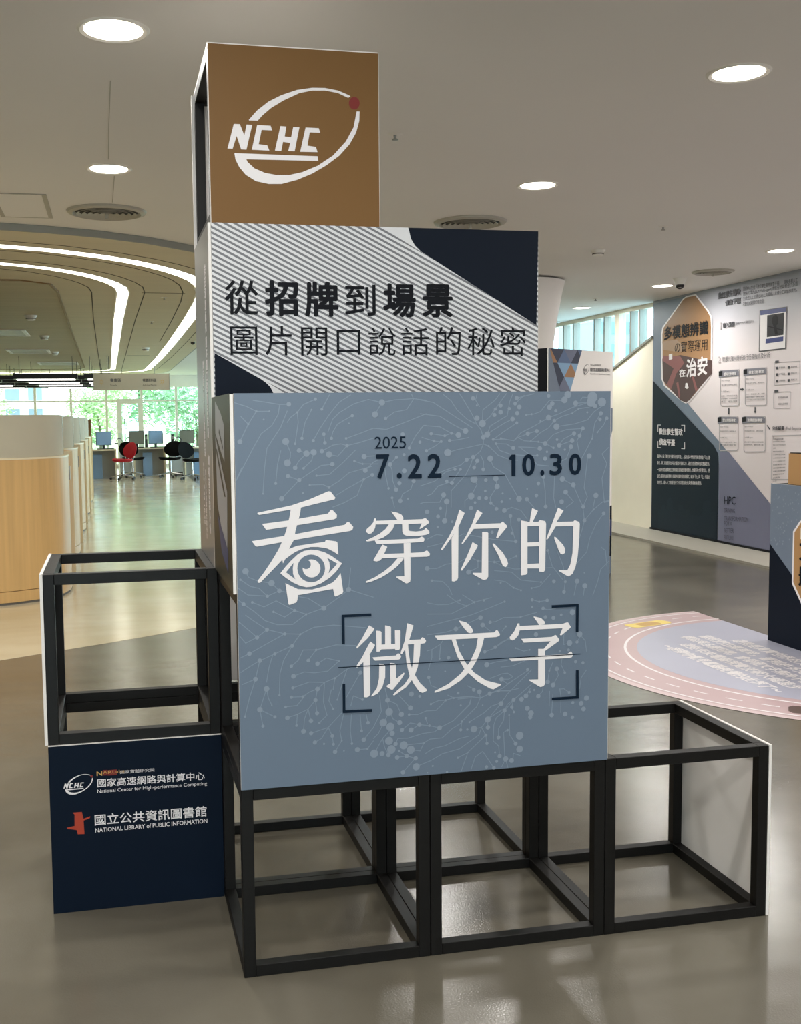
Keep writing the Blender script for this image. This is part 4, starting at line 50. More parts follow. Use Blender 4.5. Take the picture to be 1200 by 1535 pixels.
HEX_RED = [[(0.2623,2.1448),(0.6676,2.1132),(0.7598,2.0311),(0.5818,1.9156),(0.4631,1.7315),(0.367,1.7978),(0.5185,1.981),(0.2476,2.0897)],[(0.5848,1.8063),(0.6302,1.8203),(0.68,1.6633),(0.6508,1.6251)],[(0.926,1.8706),(0.9694,1.8689),(1.0598,1.7147),(1.0176,1.6932)]]
HEX_LIGHT = [[(0.2418,2.3134),(0.571,2.3133),(0.7843,2.2136),(0.6663,2.1597),(0.2604,2.2166)],[(0.796,1.799),(0.8315,1.7978),(0.8625,1.7432),(0.8276,1.7289),(0.7826,1.7456)],[(0.4049,2.1521),(0.4829,2.1553),(0.4846,2.0925),(0.4068,2.0811)]]
WALL_TEXT = [('多模態辨識',0.2896,2.3259,1.2651,2.3213,0.1589,1,'k'),('の實際運用',0.5385,2.1558,1.2485,2.1459,0.1328,0,'k'),('治安',0.8091,1.86,1.2595,1.872,0.2147,1,'w'),('在',0.6501,1.87,0.791,1.8722,0.0933,1,'w'),('數位孿生警政',1.4557,2.6853,1.8767,2.6859,0.0722,1,'g'),('偵查平臺',1.5944,2.599,1.8796,2.5974,0.0643,1,'g'),('國網中心打造「數位孿生警政偵查平臺」，具有多重人工',1.9247,2.7171,2.8466,2.6959,0.0451,0,'g'),('智慧代理人(LLM Multi-agent)情資分析與整合了多項',1.9265,2.6651,2.8482,2.6544,0.0451,0,'g'),('生成式人工智慧(GAI)工具模組，具備分工與協作能力，',1.9282,2.613,2.8398,2.6013,0.0452,0,'g'),('自動完成複雜任務流程。',1.9299,2.5609,2.3082,2.5555,0.0452,0,'g'),('1',1.4924,2.3577,1.5252,2.3586,0.0723,-1,'l'),('輸入問題',1.5577,2.3631,1.7754,2.3626,0.0575,1,'g'),('(使用TCP/IP傳輸指令)',1.794,2.368,2.1239,2.3672,0.0388,0,'g'),('2',1.4705,1.9976,1.5233,1.9985,0.0654,-1,'l'),('智慧代理人開始進行任務指派及分析',1.5561,1.9996,2.4242,1.9964,0.0577,0,'g'),('數位孿生警政',0.1977,1.1938,0.7459,1.189,0.081,1,'w'),('偵查平臺',0.2009,1.0681,0.5742,1.0645,0.0811,1,'w'),('國網中心與「數位孿生警政偵查平臺」，協助臺中市政府警察局偵查「AI」團',0.159,0.9067,1.3414,0.9318,0.0448,0,'w'),('隊伍，第二屆智慧防治平臺計畫發行發表工作，運用智慧影像辨識與推論技術，',0.1611,0.8267,1.3368,0.8601,0.0449,0,'w'),('一個能夠清楚建構數位犯罪現場的指揮虛擬實境環境，並模擬各式犯罪情境，透',0.1631,0.7452,1.339,0.7857,0.0448,0,'w'),('過眾人觀察討論與團隊分享案件線索的偵辦新模式，解決「數」與「位」的整合',0.1652,0.6635,1.3412,0.7135,0.0449,0,'w'),('跨空間，導入人工智慧進行工作流程自動化與情境推論服務。',0.1671,0.5859,1.1766,0.6366,0.0449,0,'w'),('HPC',1.6402,0.4535,1.8584,0.4644,0.0875,0,'d'),('DRIVING',1.6431,0.3623,1.8488,0.3731,0.0475,0,'e'),('TRANSFORMATION',1.6458,0.2769,2.099,0.3019,0.0475,0,'e'),('FOR A',1.6475,0.2221,1.7999,0.2309,0.0475,0,'e'),('BETTER',1.6499,0.1454,1.8342,0.1569,0.0475,0,'e'),('FUTURE',1.6523,0.0686,1.8304,0.0785,0.0476,0,'e'),('分析結果',2.4893,1.2641,2.6874,1.2698,0.0436,1,'g'),('(Final Response)',2.709,1.27,2.9717,1.2748,0.0329,0,'g'),('Response',2.5094,1.1724,2.6746,1.1752,0.0302,0,'g'),('感知分析專家',1.5945,1.8495,1.8308,1.8473,0.0357,1,'w'),('指引 Prompt',1.5453,1.7884,1.7058,1.7864,0.0189,0,'g'),('偵查案件情資並摘要',1.5467,1.744,1.8424,1.742,0.0151,0,'g'),('AI 助理 Agent',1.549,1.6704,1.7012,1.6702,0.0189,0,'g'),('摘要：先行分析偵查',1.5453,1.6233,1.8544,1.6239,0.0151,0,'g'),('重點線索，依照時間序',1.5463,1.593,1.8554,1.5944,0.0151,0,'g'),('確認，排除錯誤',1.5472,1.5628,1.8563,1.565,0.0151,0,'g'),('偵查分析專家',2.0578,1.8487,2.3259,1.8462,0.0343,1,'w'),('指引 Prompt',2.0126,1.79,2.1609,1.7889,0.0181,0,'g'),('提供案件情報，依據資料',2.014,1.7473,2.3369,1.7454,0.0145,0,'g'),('AI 助理 Agent',2.0163,1.6765,2.157,1.6772,0.0182,0,'g'),('分析：關聯性人員、地點',2.0131,1.6313,2.3483,1.6323,0.0145,0,'g'),('關聯偵查',2.0141,1.6022,2.3493,1.604,0.0145,0,'g'),('列出嫌疑人及可能的證據',2.015,1.5731,2.3503,1.5758,0.0146,0,'g'),('整合判斷專家',1.5881,1.3507,1.8307,1.3491,0.0359,1,'w'),('指引 Prompt',1.5387,1.2871,1.7001,1.2872,0.019,0,'g'),('將各專家提供之線索整合',1.5401,1.2425,1.8423,1.2436,0.0152,0,'g'),('AI 助理 Agent',1.5424,1.1684,1.6954,1.1699,0.019,0,'g'),('綜合所有專家意見，產出',1.5387,1.1207,1.8544,1.1252,0.0152,0,'g'),('完整的報告',1.5397,1.0903,1.8553,1.0955,0.0152,0,'g'),('法律諮詢專家',2.0509,1.353,2.3206,1.3514,0.0345,1,'w'),('指引 Prompt',2.0054,1.2918,2.1546,1.2918,0.0183,0,'g'),('依據案情內容，提供相關',2.0068,1.2489,2.3316,1.2503,0.0146,0,'g'),('AI 助理 Agent',2.0092,1.1777,2.1507,1.179,0.0182,0,'g'),('提供案件相關法條與解釋',2.0059,1.1319,2.3431,1.1368,0.0146,0,'g'),('及偵辦程序，輔助偵查人員',2.0069,1.1026,2.3441,1.1084,0.0147,0,'g'),('影像辨識',2.5777,1.881,2.6768,1.8797,0.0189,0,'g'),('語音辨識',2.7714,1.8803,2.8671,1.879,0.0186,0,'g'),('文字辨識',2.58,1.8163,2.6792,1.8156,0.019,0,'g'),('關聯分析',2.7737,1.8168,2.8695,1.8161,0.0186,0,'g'),('人臉辨識',2.5823,1.7517,2.6815,1.7516,0.0189,0,'g'),('車牌比對',2.7761,1.7533,2.8718,1.7531,0.0186,0,'g'),('犯罪資料庫',2.5782,1.5853,2.7337,1.5855,0.019,0,'g'),('語音比對模型',2.5806,1.5204,2.736,1.5216,0.0191,0,'g'),('依據目前資料、線索分析',2.5072,1.1444,2.7033,1.1491,0.014,0,'g'),('嫌疑人可能於案發時間出現',2.5083,1.1112,2.7115,1.1175,0.014,0,'g'),('於現場',2.5095,1.078,2.5559,1.0818,0.014,0,'g'),('關聯事證彙整如下',2.5107,1.0447,2.6927,1.0533,0.014,0,'g'),('(一)車牌影像比對結果',2.5119,1.0114,2.7122,1.0221,0.014,0,'g'),('(二)現場錄音分析結果',2.5131,0.9781,2.7133,0.9902,0.0141,0,'g'),('(三)人員關聯分析',2.5142,0.9449,2.7145,0.9584,0.014,0,'g'),('建議後續偵查方向',2.5154,0.9116,2.7184,0.9267,0.014,0,'g'),('調閱周邊監視影像資料',2.5166,0.8783,2.7168,0.8947,0.014,0,'g'),('持續比對相關線索',2.5178,0.8449,2.7179,0.8629,0.0141,0,'g'),('整理報告提供參考',2.519,0.8116,2.6937,0.8298,0.014,0,'g'),('案件摘要及結論',2.5201,0.7783,2.6381,0.7949,0.014,0,'g'),('以上。',2.5213,0.7449,2.5818,0.7597,0.0141,0,'g')]
CARDS = [[(1.5158,1.9074),(1.8696,1.9024),(1.8816,1.5379),(1.8593,1.5225),(1.5519,1.5239),(1.5272,1.5432)],[(1.985,1.9044),(2.3613,1.8999),(2.3741,1.5349),(2.3537,1.5202),(2.0199,1.5222),(1.9971,1.5407)],[(1.5091,1.4058),(1.8698,1.4026),(1.8809,1.0628),(1.8586,1.0465),(1.5448,1.0352),(1.5201,1.0536)],[(1.9777,1.4059),(2.3563,1.4027),(2.3682,1.0619),(2.3477,1.0463),(2.0124,1.0341),(1.9894,1.0518)]]
HEADS = [[(1.485,1.9032),(1.5158,1.9074),(1.8371,1.9039),(1.8702,1.8841),(1.8717,1.8382),(1.4871,1.835)],[(1.9565,1.9003),(1.985,1.9044),(2.3315,1.9014),(2.362,1.8824),(2.3635,1.8384),(1.9586,1.8347)],[(1.4781,1.4002),(1.5091,1.4058),(1.8371,1.4028),(1.8704,1.3842),(1.8719,1.3381),(1.4802,1.3316)],[(1.949,1.4005),(1.9777,1.4059),(2.3263,1.4028),(2.3569,1.385),(2.3585,1.3408),(1.9512,1.3346)]]
ICONS = [[(1.485,1.9013),(1.5587,1.9055),(1.5603,1.8537),(1.4866,1.8501)],[(1.9565,1.8984),(2.0246,1.9025),(2.0263,1.8528),(1.9582,1.8493)],[(1.4781,1.3983),(1.5522,1.4056),(1.5538,1.3535),(1.4797,1.3468)],[(1.9491,1.3987),(2.0175,1.4058),(2.0191,1.3557),(1.9507,1.3492)]]
ARROWS = [[(1.9004,1.7026),(1.9407,1.7014),(1.9403,1.7133),(1.9681,1.6933),(1.9416,1.6749),(1.9412,1.6859),(1.9009,1.687)],[(1.6765,1.5007),(1.7016,1.5004),(1.7038,1.4331),(1.6786,1.4333)],[(2.1675,1.5049),(2.186,1.5046),(2.1875,1.4616),(2.1967,1.4615),(2.179,1.4375),(2.1597,1.4618),(2.1689,1.4618)],[(2.3863,1.3144),(2.401,1.3189),(2.4467,1.2795),(2.4322,1.2724)]]
THIN_BOXES = [[(2.4962,1.9454),(2.9014,1.9366),(2.9094,1.7234),(2.5042,1.7197)],[(2.4921,1.6506),(2.7689,1.6476),(2.7678,1.488),(2.495,1.4877)]]
TAGS = [[(2.5072,1.9621),(2.5676,1.9632),(2.5684,1.939),(2.508,1.9387)],[(2.506,1.6702),(2.5709,1.6701),(2.5718,1.6442),(2.507,1.6424)],[(2.5238,1.9008),(2.5583,1.9008),(2.5593,1.8749),(2.5247,1.8748)],[(2.7153,1.8982),(2.7486,1.8983),(2.7496,1.8729),(2.7162,1.8727)],[(2.5261,1.8358),(2.5607,1.8361),(2.5616,1.8102),(2.5271,1.8099)],[(2.7176,1.8344),(2.751,1.8347),(2.7519,1.8092),(2.7186,1.8089)],[(2.5284,1.7709),(2.563,1.7713),(2.5639,1.7454),(2.5294,1.7449)],[(2.72,1.7706),(2.7533,1.771),(2.7542,1.7456),(2.7209,1.745)]]
DASH_BOX = [(2.4814,1.2115),(3.0082,1.2269),(3.0244,0.7973),(2.4822,0.7719)]
PHOTO_CARD = [(2.2324,2.4826),(2.6738,2.4754),(2.6733,2.0749),(2.2326,2.0725)]
PHOTO_HEAD = [[(2.2371,2.4822),(2.6695,2.4758),(2.6667,2.4333),(2.2432,2.4384)],[(2.3437,2.1904),(2.6366,2.195),(2.634,2.1481),(2.3408,2.1437)]]
PHOTO = [[(2.3582,2.4275),(2.6412,2.4267),(2.6361,2.2107),(2.3613,2.2079)]]
PHOTO_GREY = [[(2.471,2.4128),(2.5151,2.4179),(2.5426,2.3864),(2.5403,2.3274),(2.5189,2.3095),(2.5439,2.2284),(2.4998,2.2252),(2.475,2.3),(2.4395,2.3561),(2.4493,2.395)],[(2.3732,2.322),(2.6299,2.2608),(2.6303,2.2503),(2.3736,2.3112)]]
WALL_MARKS = [[(0.1525,1.3077),(0.2422,1.308),(0.242,1.3147),(0.1523,1.3144)],[(0.1523,1.3144),(0.1544,1.2291),(0.1681,1.2293),(0.166,1.3145)],[(0.791,1.3141),(0.7086,1.3138),(0.7088,1.3073),(0.7912,1.3076)],[(0.7786,1.314),(0.7808,1.2353),(0.7932,1.2354),(0.791,1.3141)],[(0.1589,1.0342),(0.2487,1.0332),(0.2495,1.0399),(0.1597,1.041)],[(0.1731,1.0343),(0.171,1.1142),(0.1574,1.114),(0.1594,1.034)],[(0.7991,1.0403),(0.7166,1.0413),(0.7159,1.0348),(0.7984,1.0338)],[(0.7989,1.034),(0.7967,1.1128),(0.7843,1.1126),(0.7865,1.0337)]]
SKYLINE = [[(0.197,0.0358),(0.1908,0.2816),(0.2724,0.2882),(0.2873,0.3437),(0.3517,0.3486),(0.3531,0.2947),(0.3904,0.2977),(0.4035,0.4063),(0.4656,0.4589),(0.5295,0.4155),(0.5428,0.31),(0.667,0.2936),(0.675,0.3733),(0.7659,0.3803),(0.7774,0.3289),(0.9163,0.3349),(0.9277,0.2764),(1.2057,0.2876),(1.2106,0.4396),(1.2703,0.4691),(1.3623,0.4708),(1.3751,0.3521),(1.4793,0.3484),(1.4985,0.016)]]
SIDE_ART_GREY = [[(0.3798,0.4881),(0.2266,0.4528),(0.1482,0.4222),(0.1498,0.3261),(0.2194,0.3434),(0.3221,0.3773),(0.3882,0.3975)],[(0.389,0.3894),(0.0969,0.2504),(0.1205,0.0972),(0.2108,0.1082),(0.3628,0.1979)]]
SIDE_ART_DARK = [[(0.392,0.3574),(0.3469,0.3537),(0.1362,0.2349),(0.1745,0.233)],[(0.2744,0.4124),(0.1764,0.3624),(0.1774,0.355),(0.2887,0.4008)]]
SIDE_ART_BLUE = [[(0.3654,0.1723),(0.1026,0.099),(0.1056,0.0364),(0.2731,0.0756)]]
FLOOR_TEXT = []
# ------------------------------------------------------------------ materials
def lin(c):
    return tuple(((v/255)/12.92 if v/255 <= .04045 else ((v/255+.055)/1.055)**2.4) for v in c)
def mat(name, rgb, rough=.6, metal=0, spec=.5, grain=None, bump=0, bscale=200, emit=0, coat=0):
    """grain = (scale xyz, amount): procedural tone variation of the surface itself"""
    m = bpy.data.materials.new(name); m.use_nodes = True; nt = m.node_tree; b = nt.nodes['Principled BSDF']
    c = (*lin(rgb), 1); b.inputs['Base Color'].default_value = c
    b.inputs['Roughness'].default_value = rough; b.inputs['Metallic'].default_value = metal
    b.inputs['Specular IOR Level'].default_value = spec
    if coat: b.inputs['Coat Weight'].default_value = coat; b.inputs['Coat Roughness'].default_value = .1
    if emit: b.inputs['Emission Color'].default_value = c; b.inputs['Emission Strength'].default_value = emit
    sc, amt = grain if grain else ((3, 3, 3), .03)
    tc = nt.nodes.new('ShaderNodeTexCoord'); mp = nt.nodes.new('ShaderNodeMapping'); nz = nt.nodes.new('ShaderNodeTexNoise')
    mp.inputs['Scale'].default_value = sc; nz.inputs['Scale'].default_value = 1; nz.inputs['Detail'].default_value = 5
    nt.links.new(tc.outputs['Object'], mp.inputs[0]); nt.links.new(mp.outputs[0], nz.inputs['Vector'])
    mr = nt.nodes.new('ShaderNodeMapRange'); mr.inputs[1].default_value = .25; mr.inputs[2].default_value = .75
    mr.inputs[3].default_value = 1-amt; mr.inputs[4].default_value = 1+amt; nt.links.new(nz.outputs[0], mr.inputs[0])
    mx = nt.nodes.new('ShaderNodeVectorMath'); mx.operation = 'SCALE'; mx.inputs[0].default_value = c[:3]
    nt.links.new(mr.outputs[0], mx.inputs['Scale']); nt.links.new(mx.outputs[0], b.inputs['Base Color'])
    if bump:
        bn = nt.nodes.new('ShaderNodeTexNoise'); bn.inputs['Scale'].default_value = bscale; bn.inputs['Detail'].default_value = 2
        bp = nt.nodes.new('ShaderNodeBump'); bp.inputs['Strength'].default_value = bump; bp.inputs['Distance'].default_value = .002
        nt.links.new(tc.outputs['Object'], bn.inputs['Vector']); nt.links.new(bn.outputs[0], bp.inputs['Height']); nt.links.new(bp.outputs[0], b.inputs['Normal'])
    return m
def glass(name, tint, refl=.08, rough=.02):
    m = bpy.data.materials.new(name); m.use_nodes = True; nt = m.node_tree; nt.nodes.clear()
    o = nt.nodes.new('ShaderNodeOutputMaterial'); t = nt.nodes.new('ShaderNodeBsdfTransparent'); g = nt.nodes.new('ShaderNodeBsdfGlossy')
    mx = nt.nodes.new('ShaderNodeMixShader'); lw0 = nt.nodes.new('ShaderNodeLayerWeight'); lw0.inputs['Blend'].default_value = .5; lw = nt.nodes.new('ShaderNodeMath'); lw.operation = 'POWER'; lw.inputs[1].default_value = 5; nt.links.new(lw0.outputs['Facing'], lw.inputs[0])
    t.inputs[0].default_value = (*tint, 1); g.inputs['Roughness'].default_value = rough
    nt.links.new(lw.outputs[0], mx.inputs[0]); nt.links.new(t.outputs[0], mx.inputs[1]); nt.links.new(g.outputs[0], mx.inputs[2]); nt.links.new(mx.outputs[0], o.inputs[0])
    return m
M = {}
M['ceiling'] = mat('ceiling_paint', (232, 229, 224), .85, grain=((.6, .6, .6), .02))
M['soffit'] = mat('soffit_board', (208, 195, 168), .6, grain=((.4, 6, 6), .05))
M['soffit2'] = mat('inner_soffit_board', (178, 163, 134), .6, grain=((.5, 9, 6), .10))
M['groove'] = mat('dark_groove', (70, 62, 48), .8)  # dark brown of the thin soffit seam lines
M['dark_edge'] = mat('grey_edge_paint', (150, 152, 146), .7)
M['wall'] = mat('wall_paint', (244, 238, 220), .75)
M['white'] = mat('white_board', (238, 234, 230), .6)
M['black'] = mat('black_stained_timber', (9, 8, 7), .5, grain=((4, 4, 60), .35), spec=.3)
M['blue'] = mat('blue_print', (102, 118, 137), .45, grain=((2, 2, 2), .02))
M['network'] = mat('pale_network_ink', (132, 146, 163), .45)
M['netline'] = mat('pale_line_ink', (124, 140, 158), .45)
M['navy_ink'] = mat('navy_ink', (12, 30, 48), .45, spec=.12)
M['navy'] = mat('navy_print', (7, 21, 38), .5, spec=.12)
M['char'] = mat('charcoal_navy_ink', (17, 25, 38), .6, spec=.12)
M['ink'] = mat('black_ink', (18, 20, 26), .5, spec=.12)
M['white_ink'] = mat('white_ink', (236, 232, 234), .5)
M['ochre'] = mat('dark_ochre_print', (124, 92, 56), .45, grain=((2, 2, 2), .03), spec=.12)
M['brown'] = mat('ochre_print', (176, 136, 90), .5, grain=((2, 2, 2), .03))
M['red'] = mat('red_ink', (122, 26, 20), .5)
M['orange'] = mat('orange_red_ink', (172, 58, 32), .5)
M['gold'] = mat('gold_ink', (200, 160, 90), .5)
M['olive'] = mat('dark_olive_print', (62, 60, 50), .45, spec=.12)
M['greyprint'] = mat('grey_print', (122, 122, 122), .35)
M['artgrey'] = mat('silver_photo_ink', (150, 150, 154), .5)
M['artblue'] = mat('blue_photo_ink', (50, 60, 100), .5)
M['oak'] = mat('oak_veneer', (206, 168, 112), .38, grain=((26, 26, 1.2), .10), spec=.4)
M['oak_dark'] = mat('dark_oak_edge', (130, 98, 56), .5, grain=((20, 20, 1), .1))
M['cream'] = mat('cream_laminate', (226, 212, 180), .35)
M['greylam'] = mat('grey_laminate', (168, 170, 166), .5)
M['kick'] = mat('grey_kickboard', (96, 92, 86), .6)
M['chrome'] = mat('chrome', (200, 200, 202), .15, metal=1)
M['redfab'] = mat('red_fabric', (188, 22, 38), .8)
M['blackfab'] = mat('black_fabric', (14, 14, 15), .85, spec=.1)
M['plastic'] = mat('black_plastic', (22, 22, 24), .4)
M['screen'] = mat('pale_blue_screen_back', (128, 158, 190), .35)
M['screen2'] = mat('grey_screen_back', (120, 124, 112), .35)
M['alu'] = mat('cream_window_frame', (222, 214, 196), .5)
M['metal'] = mat('grey_metal', (150, 148, 142), .4, metal=.6)
M['ventgrey'] = mat('vent_grey', (176, 172, 160), .5)
M['ventdark'] = mat('vent_dark', (52, 50, 46), .7)
M['trim'] = mat('lamp_trim_white', (232, 228, 220), .5)
M['lav'] = mat('lavender_print', (178, 180, 198), .35)
M['pink'] = mat('pink_road_print', (194, 168, 171), .35)
M['palepink'] = mat('pale_pink_print', (212, 190, 192), .35)
M['yellow'] = mat('yellow_ink', (238, 214, 110), .4)
M['carbrown'] = mat('brown_ink', (92, 74, 70), .4)
M['slate'] = mat('slate_print', (112, 126, 144), .5)
M['wallnavy'] = mat('wall_navy_print', (22, 34, 47), .5, spec=.12)
M['wallsky'] = mat('wall_skyline_print', (26, 39, 52), .5, spec=.12)
M['walllav'] = mat('wall_lavender_print', (116, 118, 144), .5)
M['inkgrey'] = mat('grey_ink', (70, 70, 76), .6)
M['inklight'] = mat('light_grey_ink', (176, 172, 176), .6)
M['inkdim'] = mat('dim_grey_ink', (84, 84, 104), .6)
M['headgrey'] = mat('header_grey_ink', (128, 128, 138), .6)
M['royal'] = mat('royal_blue_ink', (40, 52, 120), .5)
M['photo'] = mat('dark_photo_print', (62, 62, 66), .5, spec=.12)
M['photogrey'] = mat('photo_midtone', (34, 34, 38), .5, spec=.12)
M['plum'] = mat('plum_photo_ink', (78, 52, 52), .5)
M['rose'] = mat('rose_photo_ink', (140, 84, 84), .5)
M['haze'] = mat('hazy_photo_ink', (168, 138, 112), .5)
M['frost'] = mat('frosted_glass', (214, 208, 188), .35)
fb = M['frost'].node_tree.nodes['Principled BSDF']; fb.inputs['Transmission Weight'].default_value = .35; fb.inputs['Roughness'].default_value = .7
M['glass'] = glass('window_glass', (.93, .98, .98))
M['aqua'] = glass('aqua_glass', (.80, .95, .97))
M['clear'] = glass('desk_glass', (.88, .95, .95))
M['leaf'] = mat('leaf_green', (186, 214, 168), .6, grain=((.7, .7, .7), .45))
M['leaf2'] = mat('leaf_deep_green', (158, 196, 164), .6, grain=((.7, .7, .7), .45))
M['bark'] = mat('bark', (96, 86, 74), .9)
M['lawn'] = mat('lawn', (168, 182, 130), .9, grain=((.3, .3, .3), .2))
M['facade'] = mat('pale_facade', (225, 228, 232), .8)
M['facade2'] = mat('blue_glass_facade', (150, 176, 205), .4)
M['facwin'] = mat('facade_window', (120, 140, 160), .3)
M['lampglow'] = mat('lamp_diffuser', (255, 250, 238), .5, emit=9)
M['strip'] = mat('strip_diffuser', (255, 250, 232), .5, emit=STRIP_E)
M['tube'] = mat('tube_diffuser', (255, 252, 246), .5, emit=TUBE_E)
M['sign'] = mat('sign_board', (190, 178, 158), .4)

def floor_mat(name, a, b_, rough):
    m = bpy.data.materials.new(name); m.use_nodes = True; nt = m.node_tree; p = nt.nodes['Principled BSDF']
    tc = nt.nodes.new('ShaderNodeTexCoord'); n1 = nt.nodes.new('ShaderNodeTexNoise'); n1.inputs['Scale'].default_value = 1.3; n1.inputs['Detail'].default_value = 8
    cr = nt.nodes.new('ShaderNodeValToRGB'); cr.color_ramp.elements[0].position = .35; cr.color_ramp.elements[1].position = .68
    cr.color_ramp.elements[0].color = (*lin(a), 1); cr.color_ramp.elements[1].color = (*lin(b_), 1)
    nt.links.new(tc.outputs['Object'], n1.inputs['Vector']); nt.links.new(n1.outputs[0], cr.inputs[0]); nt.links.new(cr.outputs[0], p.inputs['Base Color'])
    mr = nt.nodes.new('ShaderNodeMapRange'); mr.inputs[3].default_value = rough*.75; mr.inputs[4].default_value = rough*1.3
    nt.links.new(n1.outputs[0], mr.inputs[0]); nt.links.new(mr.outputs[0], p.inputs['Roughness'])
    mp = nt.nodes.new('ShaderNodeMapping'); mp.inputs['Scale'].default_value = (.7, 4.6, 1)
    n2 = nt.nodes.new('ShaderNodeTexNoise'); n2.inputs['Scale'].default_value = 1; n2.inputs['Detail'].default_value = 1
    n3 = nt.nodes.new('ShaderNodeTexNoise'); n3.inputs['Scale'].default_value = 190; n3.inputs['Detail'].default_value = 1
    b1 = nt.nodes.new('ShaderNodeBump'); b1.inputs['Strength'].default_value = .5; b1.inputs['Distance'].default_value = .006
    b2 = nt.nodes.new('ShaderNodeBump'); b2.inputs['Strength'].default_value = .4; b2.inputs['Distance'].default_value = .0008
    nt.links.new(tc.outputs['Object'], mp.inputs[0]); nt.links.new(mp.outputs[0], n2.inputs['Vector']); nt.links.new(tc.outputs['Object'], n3.inputs['Vector'])
    nt.links.new(n2.outputs[0], b1.inputs['Height']); nt.links.new(n3.outputs[0], b2.inputs['Height']); nt.links.new(b1.outputs[0], b2.inputs['Normal']); nt.links.new(b2.outputs[0], p.inputs['Normal'])
    p.inputs['Specular IOR Level'].default_value = .7
    return m
M['floor'] = floor_mat('polished_grey_concrete', (92, 87, 76), (112, 107, 95), .2)
M['floor2'] = floor_mat('polished_beige_concrete', (202, 190, 160), (216, 207, 182), .13)

def stripe_mat():
    """printed diagonal hairlines, fixed to the board"""
    m = bpy.data.materials.new('diagonal_stripe_print'); m.use_nodes = True; nt = m.node_tree; p = nt.nodes['Principled BSDF']
    p.inputs['Roughness'].default_value = .5
    tc = nt.nodes.new('ShaderNodeTexCoord'); d = nt.nodes.new('ShaderNodeVectorMath'); d.operation = 'DOT_PRODUCT'
    s = .5075; n = math.sqrt(1+s*s); d.inputs[1].default_value = (s/n/.0137, 0, 1/n/.0137)
    f = nt.nodes.new('ShaderNodeMath'); f.operation = 'FRACT'; g = nt.nodes.new('ShaderNodeMath'); g.operation = 'GREATER_THAN'; g.inputs[1].default_value = .54
    mx = nt.nodes.new('ShaderNodeMix'); mx.data_type = 'RGBA'; mx.inputs[6].default_value = (*lin((218, 219, 222)), 1); mx.inputs[7].default_value = (*lin((112, 114, 120)), 1)
    nt.links.new(tc.outputs['Object'], d.inputs[0]); nt.links.new(d.outputs['Value'], f.inputs[0]); nt.links.new(f.outputs[0], g.inputs[0]); nt.links.new(g.outputs[0], mx.inputs[0]); nt.links.new(mx.outputs[2], p.inputs['Base Color'])
    return m
M['stripes'] = stripe_mat()
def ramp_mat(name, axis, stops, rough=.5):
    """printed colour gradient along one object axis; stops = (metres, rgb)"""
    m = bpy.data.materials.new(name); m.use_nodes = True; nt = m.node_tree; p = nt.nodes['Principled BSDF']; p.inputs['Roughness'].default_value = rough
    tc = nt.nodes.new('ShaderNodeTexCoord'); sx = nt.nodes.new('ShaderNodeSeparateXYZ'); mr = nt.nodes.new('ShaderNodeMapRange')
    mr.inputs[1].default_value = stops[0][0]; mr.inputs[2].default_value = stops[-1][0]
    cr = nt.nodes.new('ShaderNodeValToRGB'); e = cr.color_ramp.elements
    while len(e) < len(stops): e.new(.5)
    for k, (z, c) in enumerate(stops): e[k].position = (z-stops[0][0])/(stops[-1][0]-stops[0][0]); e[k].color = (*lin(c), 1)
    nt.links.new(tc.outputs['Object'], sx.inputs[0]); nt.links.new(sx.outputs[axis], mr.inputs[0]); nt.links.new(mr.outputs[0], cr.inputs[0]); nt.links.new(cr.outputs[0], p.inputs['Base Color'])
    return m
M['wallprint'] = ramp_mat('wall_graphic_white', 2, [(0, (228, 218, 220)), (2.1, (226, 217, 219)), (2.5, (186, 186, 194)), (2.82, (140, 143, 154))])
M['hexprint'] = ramp_mat('sunset_photo_print', 2, [(.9, (60, 44, 46)), (1.55, (98, 68, 62)), (1.9, (176, 132, 96)), (2.2, (160, 118, 74)), (2.75, (140, 102, 64))])

